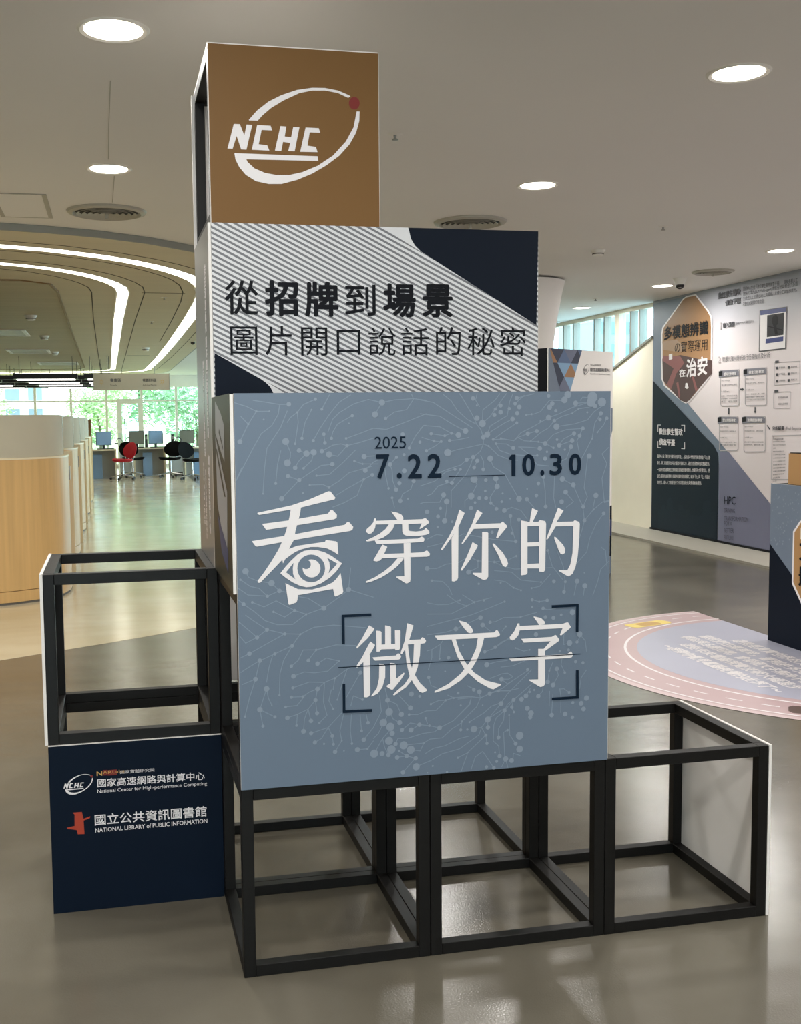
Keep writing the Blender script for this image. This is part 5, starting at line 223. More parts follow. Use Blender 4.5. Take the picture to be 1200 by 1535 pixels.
# ------------------------------------------------------------------ mesh building
class MB:
    def __init__(s): s.v = []; s.f = []
    def add(s, vs, fs):
        n = len(s.v); s.v += [tuple(v) for v in vs]; s.f += [tuple(i+n for i in f) for f in fs]; return s
    def box(s, x0, y0, z0, x1, y1, z1):
        return s.add([(x0, y0, z0), (x1, y0, z0), (x1, y1, z0), (x0, y1, z0), (x0, y0, z1), (x1, y0, z1), (x1, y1, z1), (x0, y1, z1)],
                     [(0, 3, 2, 1), (4, 5, 6, 7), (0, 1, 5, 4), (1, 2, 6, 5), (2, 3, 7, 6), (3, 0, 4, 7)])
    def obox(s, c, ux, uy, hx, hy, z0, z1):
        p = [(c[0]+a*hx*ux[0]+b*hy*uy[0], c[1]+a*hx*ux[1]+b*hy*uy[1]) for a, b in ((-1, -1), (1, -1), (1, 1), (-1, 1))]
        return s.add([(x, y, z0) for x, y in p]+[(x, y, z1) for x, y in p], [(0, 3, 2, 1), (4, 5, 6, 7), (0, 1, 5, 4), (1, 2, 6, 5), (2, 3, 7, 6), (3, 0, 4, 7)])
    def lathe(s, prof, c=(0, 0, 0), n=32, cap=True):
        vs = []; fs = []
        for r, z in prof:
            for k in range(n):
                a = 2*math.pi*k/n; vs.append((c[0]+r*math.cos(a), c[1]+r*math.sin(a), c[2]+z))
        for i in range(len(prof)-1):
            for k in range(n): fs.append((i*n+k, i*n+(k+1) % n, (i+1)*n+(k+1) % n, (i+1)*n+k))
        if cap:
            if prof[0][0] > 1e-4: fs.append(tuple(range(n-1, -1, -1)))
            if prof[-1][0] > 1e-4: fs.append(tuple((len(prof)-1)*n+k for k in range(n)))
        return s.add(vs, fs)
    def tube(s, pts, r, n=8):
        pts = [Vector(p) for p in pts]; rs = r if isinstance(r, (list, tuple)) else [r]*len(pts); vs = []; fs = []
        for i, p in enumerate(pts):
            t = (pts[min(i+1, len(pts)-1)]-pts[max(i-1, 0)]).normalized(); u = t.cross(Vector((0, 0, 1)) if abs(t.z) < .95 else Vector((1, 0, 0))).normalized(); q = t.cross(u)
            for k in range(n):
                a = 2*math.pi*k/n; vs.append(p+rs[i]*(math.cos(a)*u+math.sin(a)*q))
        for i in range(len(pts)-1):
            for k in range(n): fs.append((i*n+k, i*n+(k+1) % n, (i+1)*n+(k+1) % n, (i+1)*n+k))
        fs.append(tuple(range(n-1, -1, -1))); fs.append(tuple((len(pts)-1)*n+k for k in range(n)))
        return s.add(vs, fs)
    def prism(s, poly, z0, z1):
        n = len(poly); return s.add([(x, y, z0) for x, y in poly]+[(x, y, z1) for x, y in poly],
            [tuple(range(n-1, -1, -1)), tuple(range(n, 2*n))]+[(k, (k+1) % n, n+(k+1) % n, n+k) for k in range(n)])
    def ribbon(s, path, w, z0, z1, closed=False):
        """a band of width w along a plan path"""
        n = len(path); L = []; R = []
        for i, p in enumerate(path):
            a = path[(i-1) % n] if closed or i else p; b = path[(i+1) % n] if closed or i < n-1 else p
            dx, dy = b[0]-a[0], b[1]-a[1]; l = math.hypot(dx, dy) or 1; nx, ny = -dy/l*w/2, dx/l*w/2
            L.append((p[0]+nx, p[1]+ny)); R.append((p[0]-nx, p[1]-ny))
        vs = [(x, y, z) for z in (z0, z1) for x, y in L+R]; N = 2*n; fs = []
        for i in range(n if closed else n-1):
            j = (i+1) % n
            fs += [(i, j, n+j, n+i), (N+i, N+n+i, N+n+j, N+j), (i, N+i, N+j, j), (n+i, n+j, N+n+j, N+n+i)]
        if not closed: fs += [(0, n, N+n, N), (n-1, N+n-1, N+2*n-1, 2*n-1)]
        return s.add(vs, fs)
    def flat(s, poly, fn):
        return s.add([fn(*p) for p in poly], [tuple(range(len(poly)))])

def origin(o):
    return o.location.copy() if o is not None and o.parent is None else (origin(o.parent) if o is not None else Vector((0, 0, 0)))
def obj(name, mb, m, parent=None, smooth=False, bevel=0, local=False):
    """link one mesh; vertices are given in world space unless local"""
    me = bpy.data.meshes.new(name); off = Vector((0, 0, 0)) if local else origin(parent)
    me.from_pydata([tuple(Vector(v)-off) for v in mb.v], [], mb.f); me.materials.append(M[m] if isinstance(m, str) else m)
    bm = bmesh.new(); bm.from_mesh(me)
    bmesh.ops.recalc_face_normals(bm, faces=bm.faces)
    if bevel: bmesh.ops.bevel(bm, geom=[e for e in bm.edges], offset=bevel, segments=1, affect='EDGES')
    bm.to_mesh(me); bm.free()
    if smooth:
        me.polygons.foreach_set('use_smooth', [True]*len(me.polygons)); me.set_sharp_from_angle(angle=math.radians(40))
    o = bpy.data.objects.new(name, me); COL.objects.link(o); o.parent = parent; return o
def tag(o, label=None, cat=None, group=None, kind=None):
    if label: o['label'] = label
    if cat: o['category'] = cat
    if group: o['group'] = group
    if kind: o['kind'] = kind
    return o
def thing(name, label, cat, loc=(0, 0, 0), group=None):
    o = bpy.data.objects.new(name, None); COL.objects.link(o); o.location = loc; o.empty_display_size = .1; return tag(o, label, cat, group)
def struct(name, mb, m, parent=None, label=None, smooth=False):
    o = obj(name, mb, m, parent, smooth); 
    if parent is None: o['kind'] = 'structure'
    if label: o['label'] = label
    return o
def copy_tree(o, parent=None):
    c = o.copy(); COL.objects.link(c); c.parent = parent
    for ch in list(o.children): copy_tree(ch, c)
    return c

# ------------------------------------------------------------------ lettering
_tc = {}
def glyphs(s):
    """outline of a string in Blender's own font: (verts, faces) with z = 0"""
    if s in _tc: return _tc[s]
    c = bpy.data.curves.new('lettering', 'FONT'); c.body = s; c.resolution_u = 3; o = bpy.data.objects.new('lettering', c); COL.objects.link(o)
    bpy.context.view_layer.update(); m = o.to_mesh()
    r = ([(v.co.x, v.co.y) for v in m.vertices], [tuple(p.vertices) for p in m.polygons]); o.to_mesh_clear()
    bpy.data.objects.remove(o); bpy.data.curves.remove(c); _tc[s] = r; return r
def fn_n(fn):
    """unit normal of the surface a mapping prints on, towards the viewer"""
    o = Vector(fn(0, 0)); n = (Vector(fn(1, 0))-o).cross(Vector(fn(0, 1))-o).normalized()
    return n if n.dot(cam.matrix_world.translation-o) > 0 else -n
def put_text(s, fn, x0, z0, x1, z1, h, weight, m, parent, name='lettering', fit_box=False, step=.00005):
    """fn(u, v) -> world point on the board; the text fills (x0,z0)-(x1,z1) baseline, height h"""
    vs, fs = glyphs(s)
    if not vs: return
    ax, bx = min(v[0] for v in vs), max(v[0] for v in vs); ay, by = min(v[1] for v in vs), max(v[1] for v in vs)
    cjk = any(ord(ch) > 0x2e00 for ch in s)
    if not fit_box and not cjk: ay = 0 if any(ch in 'gjpqy(),' for ch in s) else ay; by = max(by if '(' not in s else .7, .66)
    L = math.hypot(x1-x0, z1-z0); ux, uz = (x1-x0)/L, (z1-z0)/L; mb = MB()
    e = (0, .012, .030, .045)[max(0, weight)] * h * (1 if weight > 0 else 0)
    offs = [(0, 0)] if not e else [(0, 0)]+[(e*math.cos(k*math.pi/4), e*math.sin(k*math.pi/4)) for k in range(8)]
    for dx, dz in offs:
        q = []; k = len(mb.v)//max(len(vs), 1)
        for x, y in vs:
            a = (x-ax)/(bx-ax)*(L-2*e)+e; b = (y-ay)/(by-ay)*(h-2*e)+e
            q.append(Vector(fn(x0+ux*(a+dx), z0+uz*(a+dx)+b+dz))+fn_n(fn)*k*step)
        mb.add(q, fs)
    return obj(name, mb, m, parent)

# ------------------------------------------------------------------ the room shell
CZ = 2.82; SZ = 2.77
struct('floor', MB().box(-14, -9, -.1, 6.3, 31, 0), 'floor')
beige = [(-14, -2.94), (-.99, 4.03), (-.3, 4.41), (.335, 4.80), (.9, 5.35), (1.3, 6.2), (1.5, 7.5), (1.55, 9.5), (1.55, 30.9), (-14, 30.9)]
struct('floor', MB().prism(beige, .0, .0012), 'floor2')
struct('ceiling', MB().box(-14, -9, CZ, 6.32, 31, CZ+.15), 'ceiling')
struct('wall_back', MB().box(-14, -9.2, 0, 6.4, -9, .25).box(-14, -9.2, 2.62, 6.4, -9, CZ).box(-14, -9.2, .25, -3.6, -9, 2.62).box(1.6, -9.2, .25, 6.4, -9, 2.62), 'wall')
wb = thing('window_3', None, None); wb['kind'] = 'structure'
for k in range(4):
    x = -3.6+k*1.3; obj('pane', MB().box(x+.05, -9.11, .25, x+1.25, -9.10, 2.62), 'glass', wb); obj('mullion', MB().box(x-.05, -9.16, .25, x+.05, -9.04, 2.62), 'alu', wb)
struct('wall_left', MB().box(-14.2, -9, 0, -14, 31, CZ), 'wall')
# right hand wall: graphic wall, then a pale wall whose top slopes down towards the far windows
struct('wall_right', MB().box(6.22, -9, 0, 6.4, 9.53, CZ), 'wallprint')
pw = MB(); prof = [(9.53, 0), (16.4, 0), (16.4, .17), (9.53, 2.372)]
pw.add([(x, y, z) for x in (6.22, 6.4) for y, z in prof], [(0, 1, 2, 3), (7, 6, 5, 4), (0, 4, 5, 1), (1, 5, 6, 2), (2, 6, 7, 3), (3, 7, 4, 0)])
slope = struct('wall_right', pw, 'wall')
cp = MB(); cp.add([(x, y, z) for x in (6.20, 6.42) for y, z in ((9.53, 2.372), (16.4, .17), (16.4, .20), (9.53, 2.402))], [(0, 1, 2, 3), (7, 6, 5, 4), (0, 4, 5, 1), (1, 5, 6, 2), (2, 6, 7, 3), (3, 7, 4, 0)])
obj('coping', cp, 'metal', slope)
struct('trim_1', MB().box(5.61, -9, 0, 6.22, 16, .022), 'ventgrey')
struct('baseboard_right', MB().box(6.205, -9, .022, 6.22, 9.53, .045), 'ink')
struct('wall_far', MB().box(-14, 31, 2.46, 6.4, 31.2, CZ+.15), 'wall')
struct('trim_2', MB().box(6.30, 9.53, CZ-.05, 6.42, 31, CZ), 'wall')
# ceiling hatch
hf = MB().ribbon([(-.97, 4.27), (-.66, 4.27), (-.66, 5.04), (-.97, 5.04)], .03, CZ-.006, CZ-.001, True)
obj('frame', hf, 'ventgrey', struct('trim_3', MB().box(-.975, 4.265, CZ-.004, -.655, 5.045, CZ-.0005), 'ceiling'))
for pth in ([(-.26, 1.95), (-.268, 2.6), (-.272, 3.3)], [(-.70, .95), (-.69, 1.6)], [(-.24, 3.7), (-.25, 4.45)]): struct('trim_3', MB().ribbon(pth, .004, CZ-.002, CZ-.0005), 'ventgrey')
# far window wall
def window_far():
    root = thing('window_1', None, None); root['kind'] = 'structure'
    xs = [-2.53+1.05*k for k in range(-11, 9)]
    for a, b in zip(xs[:-1], xs[1:]):
        if abs(a+.43) < .02 or abs(a-.62) < .02: pass
        obj('pane', MB().box(a+.04, 31.06, .1, b-.04, 31.07, 2.02), 'glass', root)
        obj('pane', MB().box(a+.04, 31.06, 2.06, b-.04, 31.07, 2.46), 'glass', root)
    for x in xs: obj('mullion', MB().box(x-.035, 31.0, 0, x+.035, 31.12, 2.46), 'alu', root)
    obj('transom', MB().box(-14, 31.02, 2.02, 6.3, 31.1, 2.06), 'alu', root)
    obj('sill', MB().box(-14, 31.0, 0, 6.3, 31.14, .1), 'alu', root)
window_far()
d = thing('door_1', None, None); d['kind'] = 'structure'
[obj('frame', MB().box(*b), 'alu', d) for b in ((-.13, 30.9, 0, .02, 31.0, 2.10), (.50, 30.9, 0, .65, 31.0, 2.10), (.02, 30.9, 1.95, .50, 31.0, 2.10), (.02, 30.9, 0, .50, 31, .12))]
obj('pane', MB().box(.02, 30.94, .12, .50, 30.95, 1.95), 'clear', d)
obj('handle', MB().tube([(.10, 30.88, .9), (.10, 30.88, 1.5)], .015), 'plastic', d)
# side windows over the sloping wall
def window_side():
    root = thing('window_2', None, None); root['kind'] = 'structure'
    ys = [9.57, 10.0, 10.24, 10.62, 11.0, 11.31, 12.0, 12.35, 13.1, 13.9, 14.7, 15.6, 16.4, 19.4, 22.4, 25.4, 28.4, 31]
    zt = lambda y: max(2.402-(y-9.53)*.3205, .12)
    for a, b in zip(ys[:-1], ys[1:]):
        p = MB().add([(x, y, z) for x in (6.33, 6.34) for y, z in ((a, zt(a)), (b, zt(b)), (b, CZ-.05), (a, CZ-.05))], [(0, 1, 2, 3), (7, 6, 5, 4), (0, 4, 5, 1), (1, 5, 6, 2), (2, 6, 7, 3), (3, 7, 4, 0)])
        obj('pane', p, 'aqua', root)
    for y in ys:
        hw = .06 if abs(y-10.62) < .01 else .02
        obj('mullion', MB().box(6.28, y-hw, max(zt(y)-.03, 0), 6.38, y+hw, CZ-.05), 'alu' if hw > .05 else 'metal', root)
window_side()
# white flared column behind the far exhibit
col = thing('column', 'white round column flaring out to the ceiling behind the far exhibit', 'column', (3.79, 7.88, 0))
obj('shaft', MB().lathe([(.26, 0), (.27, .8), (.31, 1.5), (.36, 1.95), (.42, 2.4), (.475, 2.70), (.50, 2.8)], (3.79, 7.88, 0), 48), 'white', col, smooth=True)
obj('base_ring', MB().lathe([(.28, .0), (.28, .06), (.262, .06)], (3.79, 7.88, 0), 48), 'metal', col)

# lowered soffit with glowing lines over the reading room
def arc_path(x_r, yf, yb, cr):
    """rounded outline of the soffit: right side at x_r, front at yf, back at yb (open to the left at x=-9)"""
    return None
front = [(-13.9, 5.05), (-6, 4.95), (-3.5, 4.98), (-2, 5.1), (-1.02, 5.29), (-.68, 5.38), (-.34, 5.52), (.03, 5.76), (.4, 6.12), (.75, 6.65), (1.02, 7.35), (1.18, 8.2), (1.25, 9.3), (1.28, 12), (1.28, 27), (1.15, 28.2), (.6, 29.2), (-.6, 29.8), (-13.9, 29.9)]
struct('ceiling', MB().prism(front, SZ, CZ), 'soffit')
struct('trim_4', MB().ribbon(front[:-1], .02, SZ-.001, CZ-.001), 'dark_edge')
s1 = [(-13.8, 6.0), (-6, 5.72), (-3.5, 5.74), (-2, 5.85), (-1.08, 5.99), (-.72, 6.14), (-.35, 6.40), (-.1, 6.65), (.09, 6.90), (.25, 7.16), (.40, 7.46), (.52, 7.78), (.62, 8.2), (.69, 8.8), (.725, 9.7), (.75, 12), (.76, 16), (.74, 21), (.66, 26), (.5, 27.0), (.1, 27.6), (-1.1, 28.0), (-3.3, 28.4), (-13.8, 28.5)]
s2 = [(-13.8, 7.0), (-6, 6.62), (-3.5, 6.63), (-2, 6.74), (-1.18, 6.91), (-.98, 7.02), (-.79, 7.16), (-.62, 7.36), (-.48, 7.56), (-.36, 7.80), (-.25, 8.10), (-.17, 8.45), (-.14, 8.9), (-.15, 10), (-.17, 12), (-.19, 17.4), (-.22, 25.8), (-.4, 26.6), (-1.1, 27.2), (-3.2, 27.6), (-13.8, 27.7)]
def strip(path, w, label):
    t = thing('light_strip', label, 'light strip', (path[4][0], path[4][1], SZ))
    obj('diffuser', MB().ribbon(path, w, SZ-.006, SZ-.001), 'strip', t)
    obj('trim', MB().ribbon([p for p in path], w+.03, SZ-.004, SZ-.0005), 'trim', t)
strip(s1, .145, 'outer curved white line of light in the wooden soffit at left')
strip(s2, .115, 'inner curved white line of light in the wooden soffit at left')
def off(path, d):
    r = []
    for i, p in enumerate(path):
        a = path[max(i-1, 0)]; b = path[min(i+1, len(path)-1)]; dx, dy = b[0]-a[0], b[1]-a[1]; l = math.hypot(dx, dy); r.append((p[0]-dy/l*d, p[1]+dx/l*d))
    return r
g = struct('trim_5', MB().ribbon(off(s1[:21], -.24), .012, SZ-.002, SZ-.0005), 'groove')
for p, dd in ((s1, .22), (s2, -.22), (s2, .32)): obj('groove', MB().ribbon(off(p[:17], dd), .012, SZ-.002, SZ-.0005), 'groove', g)
[obj('groove', MB().box(.05, a, SZ-.002, .50, a+.02, SZ-.0005), 'groove', g) for a in (8.9, 19.9)]
struct('ceiling', MB().prism([(-13, 8.0), (-1.1, 8.0), (-.84, 8.25), (-.80, 8.9), (-.83, 13.2), (-.91, 25.0), (-1.1, 25.8), (-13, 26.5)], SZ-.0012, SZ-.0002), 'soffit2')
for x, y, w_, lb in ((-1.85, 14.2, .34, 'nearest square air grille in the recessed part of the soffit'), (-1.78, 18.6, .36, 'middle square air grille in the recessed part of the soffit'), (-1.45, 23.0, .42, 'farthest square air grille in the recessed part of the soffit')):
    sq = thing('square_air_grille', lb, 'air grille', (x, y, SZ)); obj('frame', MB().ribbon([(x-w_, y-.55), (x+w_, y-.55), (x+w_, y+.55), (x-w_, y+.55)], .06, SZ-.018, SZ-.002, True), 'trim', sq); obj('panel', MB().box(x-w_, y-.55, SZ-.010, x+w_, y+.55, SZ-.002), 'ventgrey', sq)
rc = struct('trim_6', MB().ribbon([(-13, 8.0), (-1.1, 8.0), (-.84, 8.25), (-.80, 8.9), (-.83, 13.2), (-.91, 25.0), (-1.1, 25.8), (-13, 26.5)], .03, SZ-.012, SZ-.0005), 'oak_dark')

# ------------------------------------------------------------------ ceiling fittings
LP = [(-.25, 1.36), (-.27, 3.52), (2.24, 1.40), (2.25, 3.54), (2.25, 5.70), (4.75, 1.40), (4.75, 3.54), (5.33, 5.66), (5.53, 8.05), (5.65, 10.35), (-2.72, 1.36), (-2.72, 3.5), (-.25, -.8), (2.24, -.8), (4.75, -.8), (-2.72, -.8), (-.25, -2.95), (2.24, -2.95), (4.75, -2.95), (-2.72, -2.95), (-.25, -5.1), (2.24, -5.1), (4.75, -5.1), (-2.72, -5.1), (-5.2, 1.36), (-5.2, -.8), (-5.2, -2.95), (3.3, 10.4), (3.3, 12.8), (2.6, 17), (2.6, 20), (2.6, 23.5), (2.2, 27)]
LL = {0: 'round downlight in the top left corner of the picture, left of the brown cube', 1: 'smaller round downlight just above the left round air vent', 2: 'round downlight near the top right corner of the picture', 3: 'round downlight right of the brown cube, beyond the striped board',
      7: 'round downlight close above the graphic wall at the right edge', 8: 'round downlight beside the dome camera', 9: 'farthest round downlight on the right, near the side windows'}
def downlight(x, y, label, group=None):
    t = thing('ceiling_downlight', label, 'downlight', (x, y, CZ), group)
    obj('trim_ring', MB().lathe([(.100, -.002), (.118, -.008), (.128, -.001)], (x, y, CZ), 40, cap=False), 'trim', t, smooth=True)
    obj('diffuser', MB().lathe([(.001, -.004), (.102, -.004)], (x, y, CZ), 40, cap=False), 'lampglow', t)
    l = bpy.data.lights.new('lamp_light', 'AREA'); l.shape = 'DISK'; l.size = .2; l.energy = LAMP_W; l.color = (1, .97, .925)
    lo = bpy.data.objects.new('lamp_light', l); COL.objects.link(lo); lo.parent = t; lo.location = (0, 0, -.012)
for i, (x, y) in enumerate(LP):
    if i in LL: downlight(x, y, LL[i])
    else: downlight(x, y, 'round downlight of the lobby ceiling out of the picture or hidden by the display tower', 'lobby downlights out of view')
def vent(x, y, label, r=.26):
    t = thing('round_air_vent', label, 'air vent', (x, y, CZ)); c = (x, y, CZ)
    obj('backing', MB().lathe([(.001, -.003), (r*.8, -.003)], c, 40, cap=False), 'ventdark', t)
    obj('flange', MB().lathe([(r*.80, -.006), (r*.86, -.022), (r*.97, -.014), (r, -.001)], c, 48, cap=False), 'ventgrey', t, smooth=True)
    for k in range(5):
        q = r*(.76-.145*k); obj('ring', MB().lathe([(q, -.022), (q-.020, -.010), (q-.022, -.012), (q-.002, -.024), (q, -.022)], c, 48, cap=False), 'ventgrey', t, smooth=True)
    obj('knob', MB().lathe([(.012, -.05), (.012, -.004)], c, 12), 'ventgrey', t)
vent(-.287, 4.76, 'round ceiling air vent at left, above the curved light lines')
vent(2.24, 4.76, 'round ceiling air vent half hidden above the striped board')
vent(5.45, 6.92, 'round ceiling air vent near the graphic wall, seen nearly edge-on', .2)
vent(6.0, 12.4, 'small round ceiling air vent beside the flared white column', .24)
def sprinkler(x, y, label, z=CZ):
    t = thing('sprinkler', label, 'sprinkler', (x, y, z)); c = (x, y, z)
    obj('flange', MB().lathe([(.018, -.008), (.038, -.001)], c, 20), 'trim', t, smooth=True)
    obj('nozzle', MB().lathe([(.004, -.032), (.016, -.030), (.016, -.026), (.006, -.024), (.008, -.008)], c, 14), 'metal', t, smooth=True)
sprinkler(1.10, 2.55, 'ceiling sprinkler right of the brown cube')
sprinkler(3.72, 4.72, 'ceiling sprinkler between the far downlights at right')
sprinkler(5.35, 9.3, 'small ceiling sprinkler right of the flared column')
sprinkler(.30, 9.3, 'sprinkler in the soffit between the two curved light lines, nearest one', SZ)
sprinkler(.27, 12.2, 'sprinkler in the soffit between the two curved light lines, second one', SZ)
def smoke(x, y, label, z=CZ, s=1):
    t = thing('smoke_detector', label, 'smoke detector', (x, y, z)); c = (x, y, z)
    obj('base', MB().lathe([(.055*s, -.018*s), (.062*s, -.001)], c, 24), 'trim', t, smooth=True)
    obj('head', MB().lathe([(.028*s, -.052*s), (.042*s, -.046*s), (.046*s, -.026*s), (.05*s, -.019*s)], c, 24), 'trim', t, smooth=True)
    obj('grille', MB().lathe([(.0475*s, -.036*s), (.0475*s, -.029*s)], c, 24), 'ventdark', t)
smoke(3.74, 5.85, 'white smoke detector on the ceiling right of the striped board')
smoke(.35, 17.5, 'smoke detector between the light lines of the left soffit', SZ, 1.3)
smoke(-1.25, 11.5, 'smoke detector in the recessed part of the left soffit, nearest', SZ, 1.3)
smoke(-1.28, 14.8, 'smoke detector in the recessed part of the left soffit, middle', SZ, 1.3)
smoke(-1.32, 18.8, 'smoke detector in the recessed part of the left soffit, farthest', SZ, 1.3)
def dome(x, y, label, z=CZ, s=1):
    t = thing('dome_camera', label, 'security camera', (x, y, z)); c = (x, y, z)
    obj('housing', MB().lathe([(.040*s, -.066*s), (.052*s, -.05*s), (.062*s, -.02*s), (.074*s, -.001)], c, 24), 'trim', t, smooth=True)
    obj('lens_ball', MB().lathe([(.001, -.112*s), (.022*s, -.107*s), (.038*s, -.092*s), (.042*s, -.075*s), (.036*s, -.060*s)], c, 24), 'plastic', t, smooth=True)
    obj('lens', MB().lathe([(.001, -.006), (.014*s, -.003), (.016*s, 0)], (x-.02*s, y-.03*s, z-.095*s), 16), 'metal', t, smooth=True)
dome(5.40, 7.45, 'white dome camera on the ceiling beside a downlight at right')
dome(1.10, 16.0, 'small dome camera left of the grey side board of the tower', CZ, .9)
# linear light grid far left and hanging direction sign
def linear(x0, x1, y, z, label):
    t = thing('linear_light', label, 'linear light', ((x0+x1)/2, y, z))
    obj('housing', MB().box(x0, y-.15, z+.001, x1, y+.15, z+.11), 'plastic', t)
    obj('tube', MB().box(x0+.05, y-.075, z-.022, x1-.05, y+.075, z), 'tube', t)
    for xx in (x0+.1, x1-.1): obj('hanger', MB().tube([(xx, y, z+.11), (xx, y, SZ-.008)], .006, 6), 'plastic', t)
    obj('end_bracket', MB().box(x0-.02, y-.09, z+.0, x0+.02, y+.09, z+.12), 'plastic', t)
k = 0
for i, (y, z) in enumerate(((20.2, 2.3), (22.1, 2.3), (24.0, 2.3), (25.9, 2.3))):
    for j, (a, b) in enumerate(((-4.4-.2*i, -2.75+.12*i), (-2.2+.1*i, -.95+.03*i), (-.78, .10) if i == 3 else (-.80, -.22))):
        linear(a, b, y, z, '%s hanging linear light of the %s row over the reading room' % (('left', 'middle', 'right')[j], ('nearest', 'second', 'third', 'farthest')[i]))
for y in (21.2, 23.1, 25.0, 26.8):
    bm_ = thing('hanging_beam', 'thin black beam hanging %s of linear lights' % {21.2: 'just behind the nearest row', 23.1: 'just behind the second row', 25.0: 'just behind the third row', 26.8: 'just behind the farthest row'}[y], 'beam', (-3, y, 2.33), 'black beams between the linear lights')
    obj('beam', MB().box(-6.5, y-.04, 2.33, -.30, y+.04, 2.42), 'plastic', bm_)
    for xx in (-5, -2.6, -.5): obj('hanger', MB().tube([(xx, y, 2.42), (xx, y, SZ-.008)], .006, 6), 'plastic', bm_)
sg = thing('direction_sign', 'long hanging beige direction sign over the reading room', 'sign', (.13, 20, 2.05))
obj('board', MB().box(-.63, 19.98, 2.06, .89, 20.0, 2.40), 'sign', sg)
[obj('edge', MB().box(a, 19.97, 2.05, a+.01, 20.01, 2.41), 'metal', sg) for a in (-.64, .89)]
for xx in (-.35, .6): obj('rod', MB().tube([(xx, 19.99, 2.40), (xx, 19.99, SZ)], .005, 6), 'metal', sg)
fs_ = lambda u, v: (-.63+u, 19.977, 2.06+v)
put_text('書庫區', fs_, .33, .17, .55, .17, .07, 1, 'inkgrey', sg); put_text('視聽資料區', fs_, .98, .17, 1.26, .17, .065, 1, 'inkgrey', sg)
put_text('Stack', fs_, .33, .09, .47, .09, .03, 0, 'inkgrey', sg); put_text('Audiovisual Materials', fs_, .98, .09, 1.26, .09, .03, 0, 'inkgrey', sg)
for cx in (.16, 1.38):
    st = MB()
    for k in range(8):
        a = k*math.pi/4; st.flat([(cx+.02*math.cos(a-.3), .17+.02*math.sin(a-.3)), (cx+.075*math.cos(a), .17+.075*math.sin(a)), (cx+.02*math.cos(a+.3), .17+.02*math.sin(a+.3))], fs_)
    obj('emblem', st, 'gold', sg)

# ------------------------------------------------------------------ the display tower: timber cubes
S = .5; T = .031; C1 = .4985
proto_post = MB().box(0, 0, 0, T, T, C1); proto_rx = MB().box(T, 0, 0, C1-T, T, T); proto_ry = MB().box(0, T, 0, T, C1-T, T)
me_post = obj('post', proto_post, 'black', bevel=.0012, local=True); me_rx = obj('rail', proto_rx, 'black', bevel=.0012, local=True); me_ry = obj('rail', proto_ry, 'black', bevel=.0012, local=True)
meshes = (me_post.data, me_rx.data, me_ry.data)
for o in (me_post, me_rx, me_ry): bpy.data.objects.remove(o)
def cube(i, j, k, label):
    t = thing('display_cube', label, 'display cube', (i*S, j*S, k*S), 'black timber cubes of the display tower'); e = C1-T
    for a in (0, e):
        for b in (0, e):
            for nm, me, loc in (('post', meshes[0], (a, b, 0)), ('rail', meshes[1], (0, a, b)), ('rail', meshes[2], (a, 0, b))):
                o = bpy.data.objects.new(nm, me); COL.objects.link(o); o.parent = t; o.location = loc
    return t
q = {}
names = {(0,0,0): 'open black cube frame at floor level, front left, under the title board', (1,0,0): 'open black cube frame at floor level, front middle, under the title board',
 (2,0,0): 'open black cube frame at floor level, front right, with a white side board', (0,1,0): 'open black cube frame at floor level, behind the front left one',
 (1,1,0): 'open black cube frame at floor level, behind the front middle one', (-1,1,0): 'floor level cube at far left faced with the navy board and logos',
 (-1,1,1): 'open black cube frame standing on the navy cube at left', (0,0,1): 'cube frame behind the lower left quarter of the blue title board',
 (1,0,1): 'cube frame behind the lower right quarter of the blue title board', (0,0,2): 'cube frame behind the upper left quarter of the title board, dark picture on its side',
 (1,0,2): 'cube frame behind the upper right quarter of the blue title board', (0,1,1): 'rear cube frame right of the open left frame, under the grey side board',
 (1,1,1): 'rear right cube frame in the second layer, hidden by the title board', (0,1,2): 'rear left cube frame in the third layer, behind the grey side board',
 (1,1,2): 'rear right cube frame in the third layer, hidden by the title board', (0,1,3): 'cube frame behind the left half of the striped board',
 (1,1,3): 'cube frame behind the right half of the striped board', (0,1,4): 'topmost cube of the tower with the brown logo board'}
for (i, j, k), lb in names.items(): q[(i, j, k)] = cube(i, j, k, lb)
def plate(fn, u0, v0, u1, v1): return MB().flat([(u0, v0), (u1, v0), (u1, v1), (u0, v1)], fn)
# blue title board
tb = thing('title_board', 'large square blue grey board with white Chinese title and dates', 'sign board', (.5, -.005, .5))
obj('foam_core', MB().box(0, -.009, .5, 1, -.001, 1.5), 'white', tb)
def fnb(o): return lambda u, v: (u, -.009-o, .5+v)
obj('print', plate(fnb(.0002), 0, 0, 1, 1), 'blue', tb)
net = MB()
def seg(mb, a, b, w, fn):
    dx, dy = b[0]-a[0], b[1]-a[1]; l = math.hypot(dx, dy)
    if l < 1e-5: return
    nx, ny = -dy/l*w/2, dx/l*w/2; ex, ey = dx/l*w*.3, dy/l*w*.3
    mb.flat([(a[0]+nx-ex, a[1]+ny-ey), (a[0]-nx-ex, a[1]-ny-ey), (b[0]-nx+ex, b[1]-ny+ey), (b[0]+nx+ex, b[1]+ny+ey)], fn)
for i, l in enumerate(LINES):
    for j, (a, b) in enumerate(zip(l[:-1], l[1:])): seg(net, a, b, .0020, fnb(.0003+.000008*(i % 61)+.000004*(j % 2)))
tag(obj('network_lines', net, 'netline', tb), 'pale network of thin lines', kind='stuff'); net = MB()
for i, (x, y, r) in enumerate(DOTS): net.flat([(x+r*math.cos(k*math.pi/8), y+r*math.sin(k*math.pi/8)) for k in range(16)], fnb(.00085+.000015*(i % 29)))

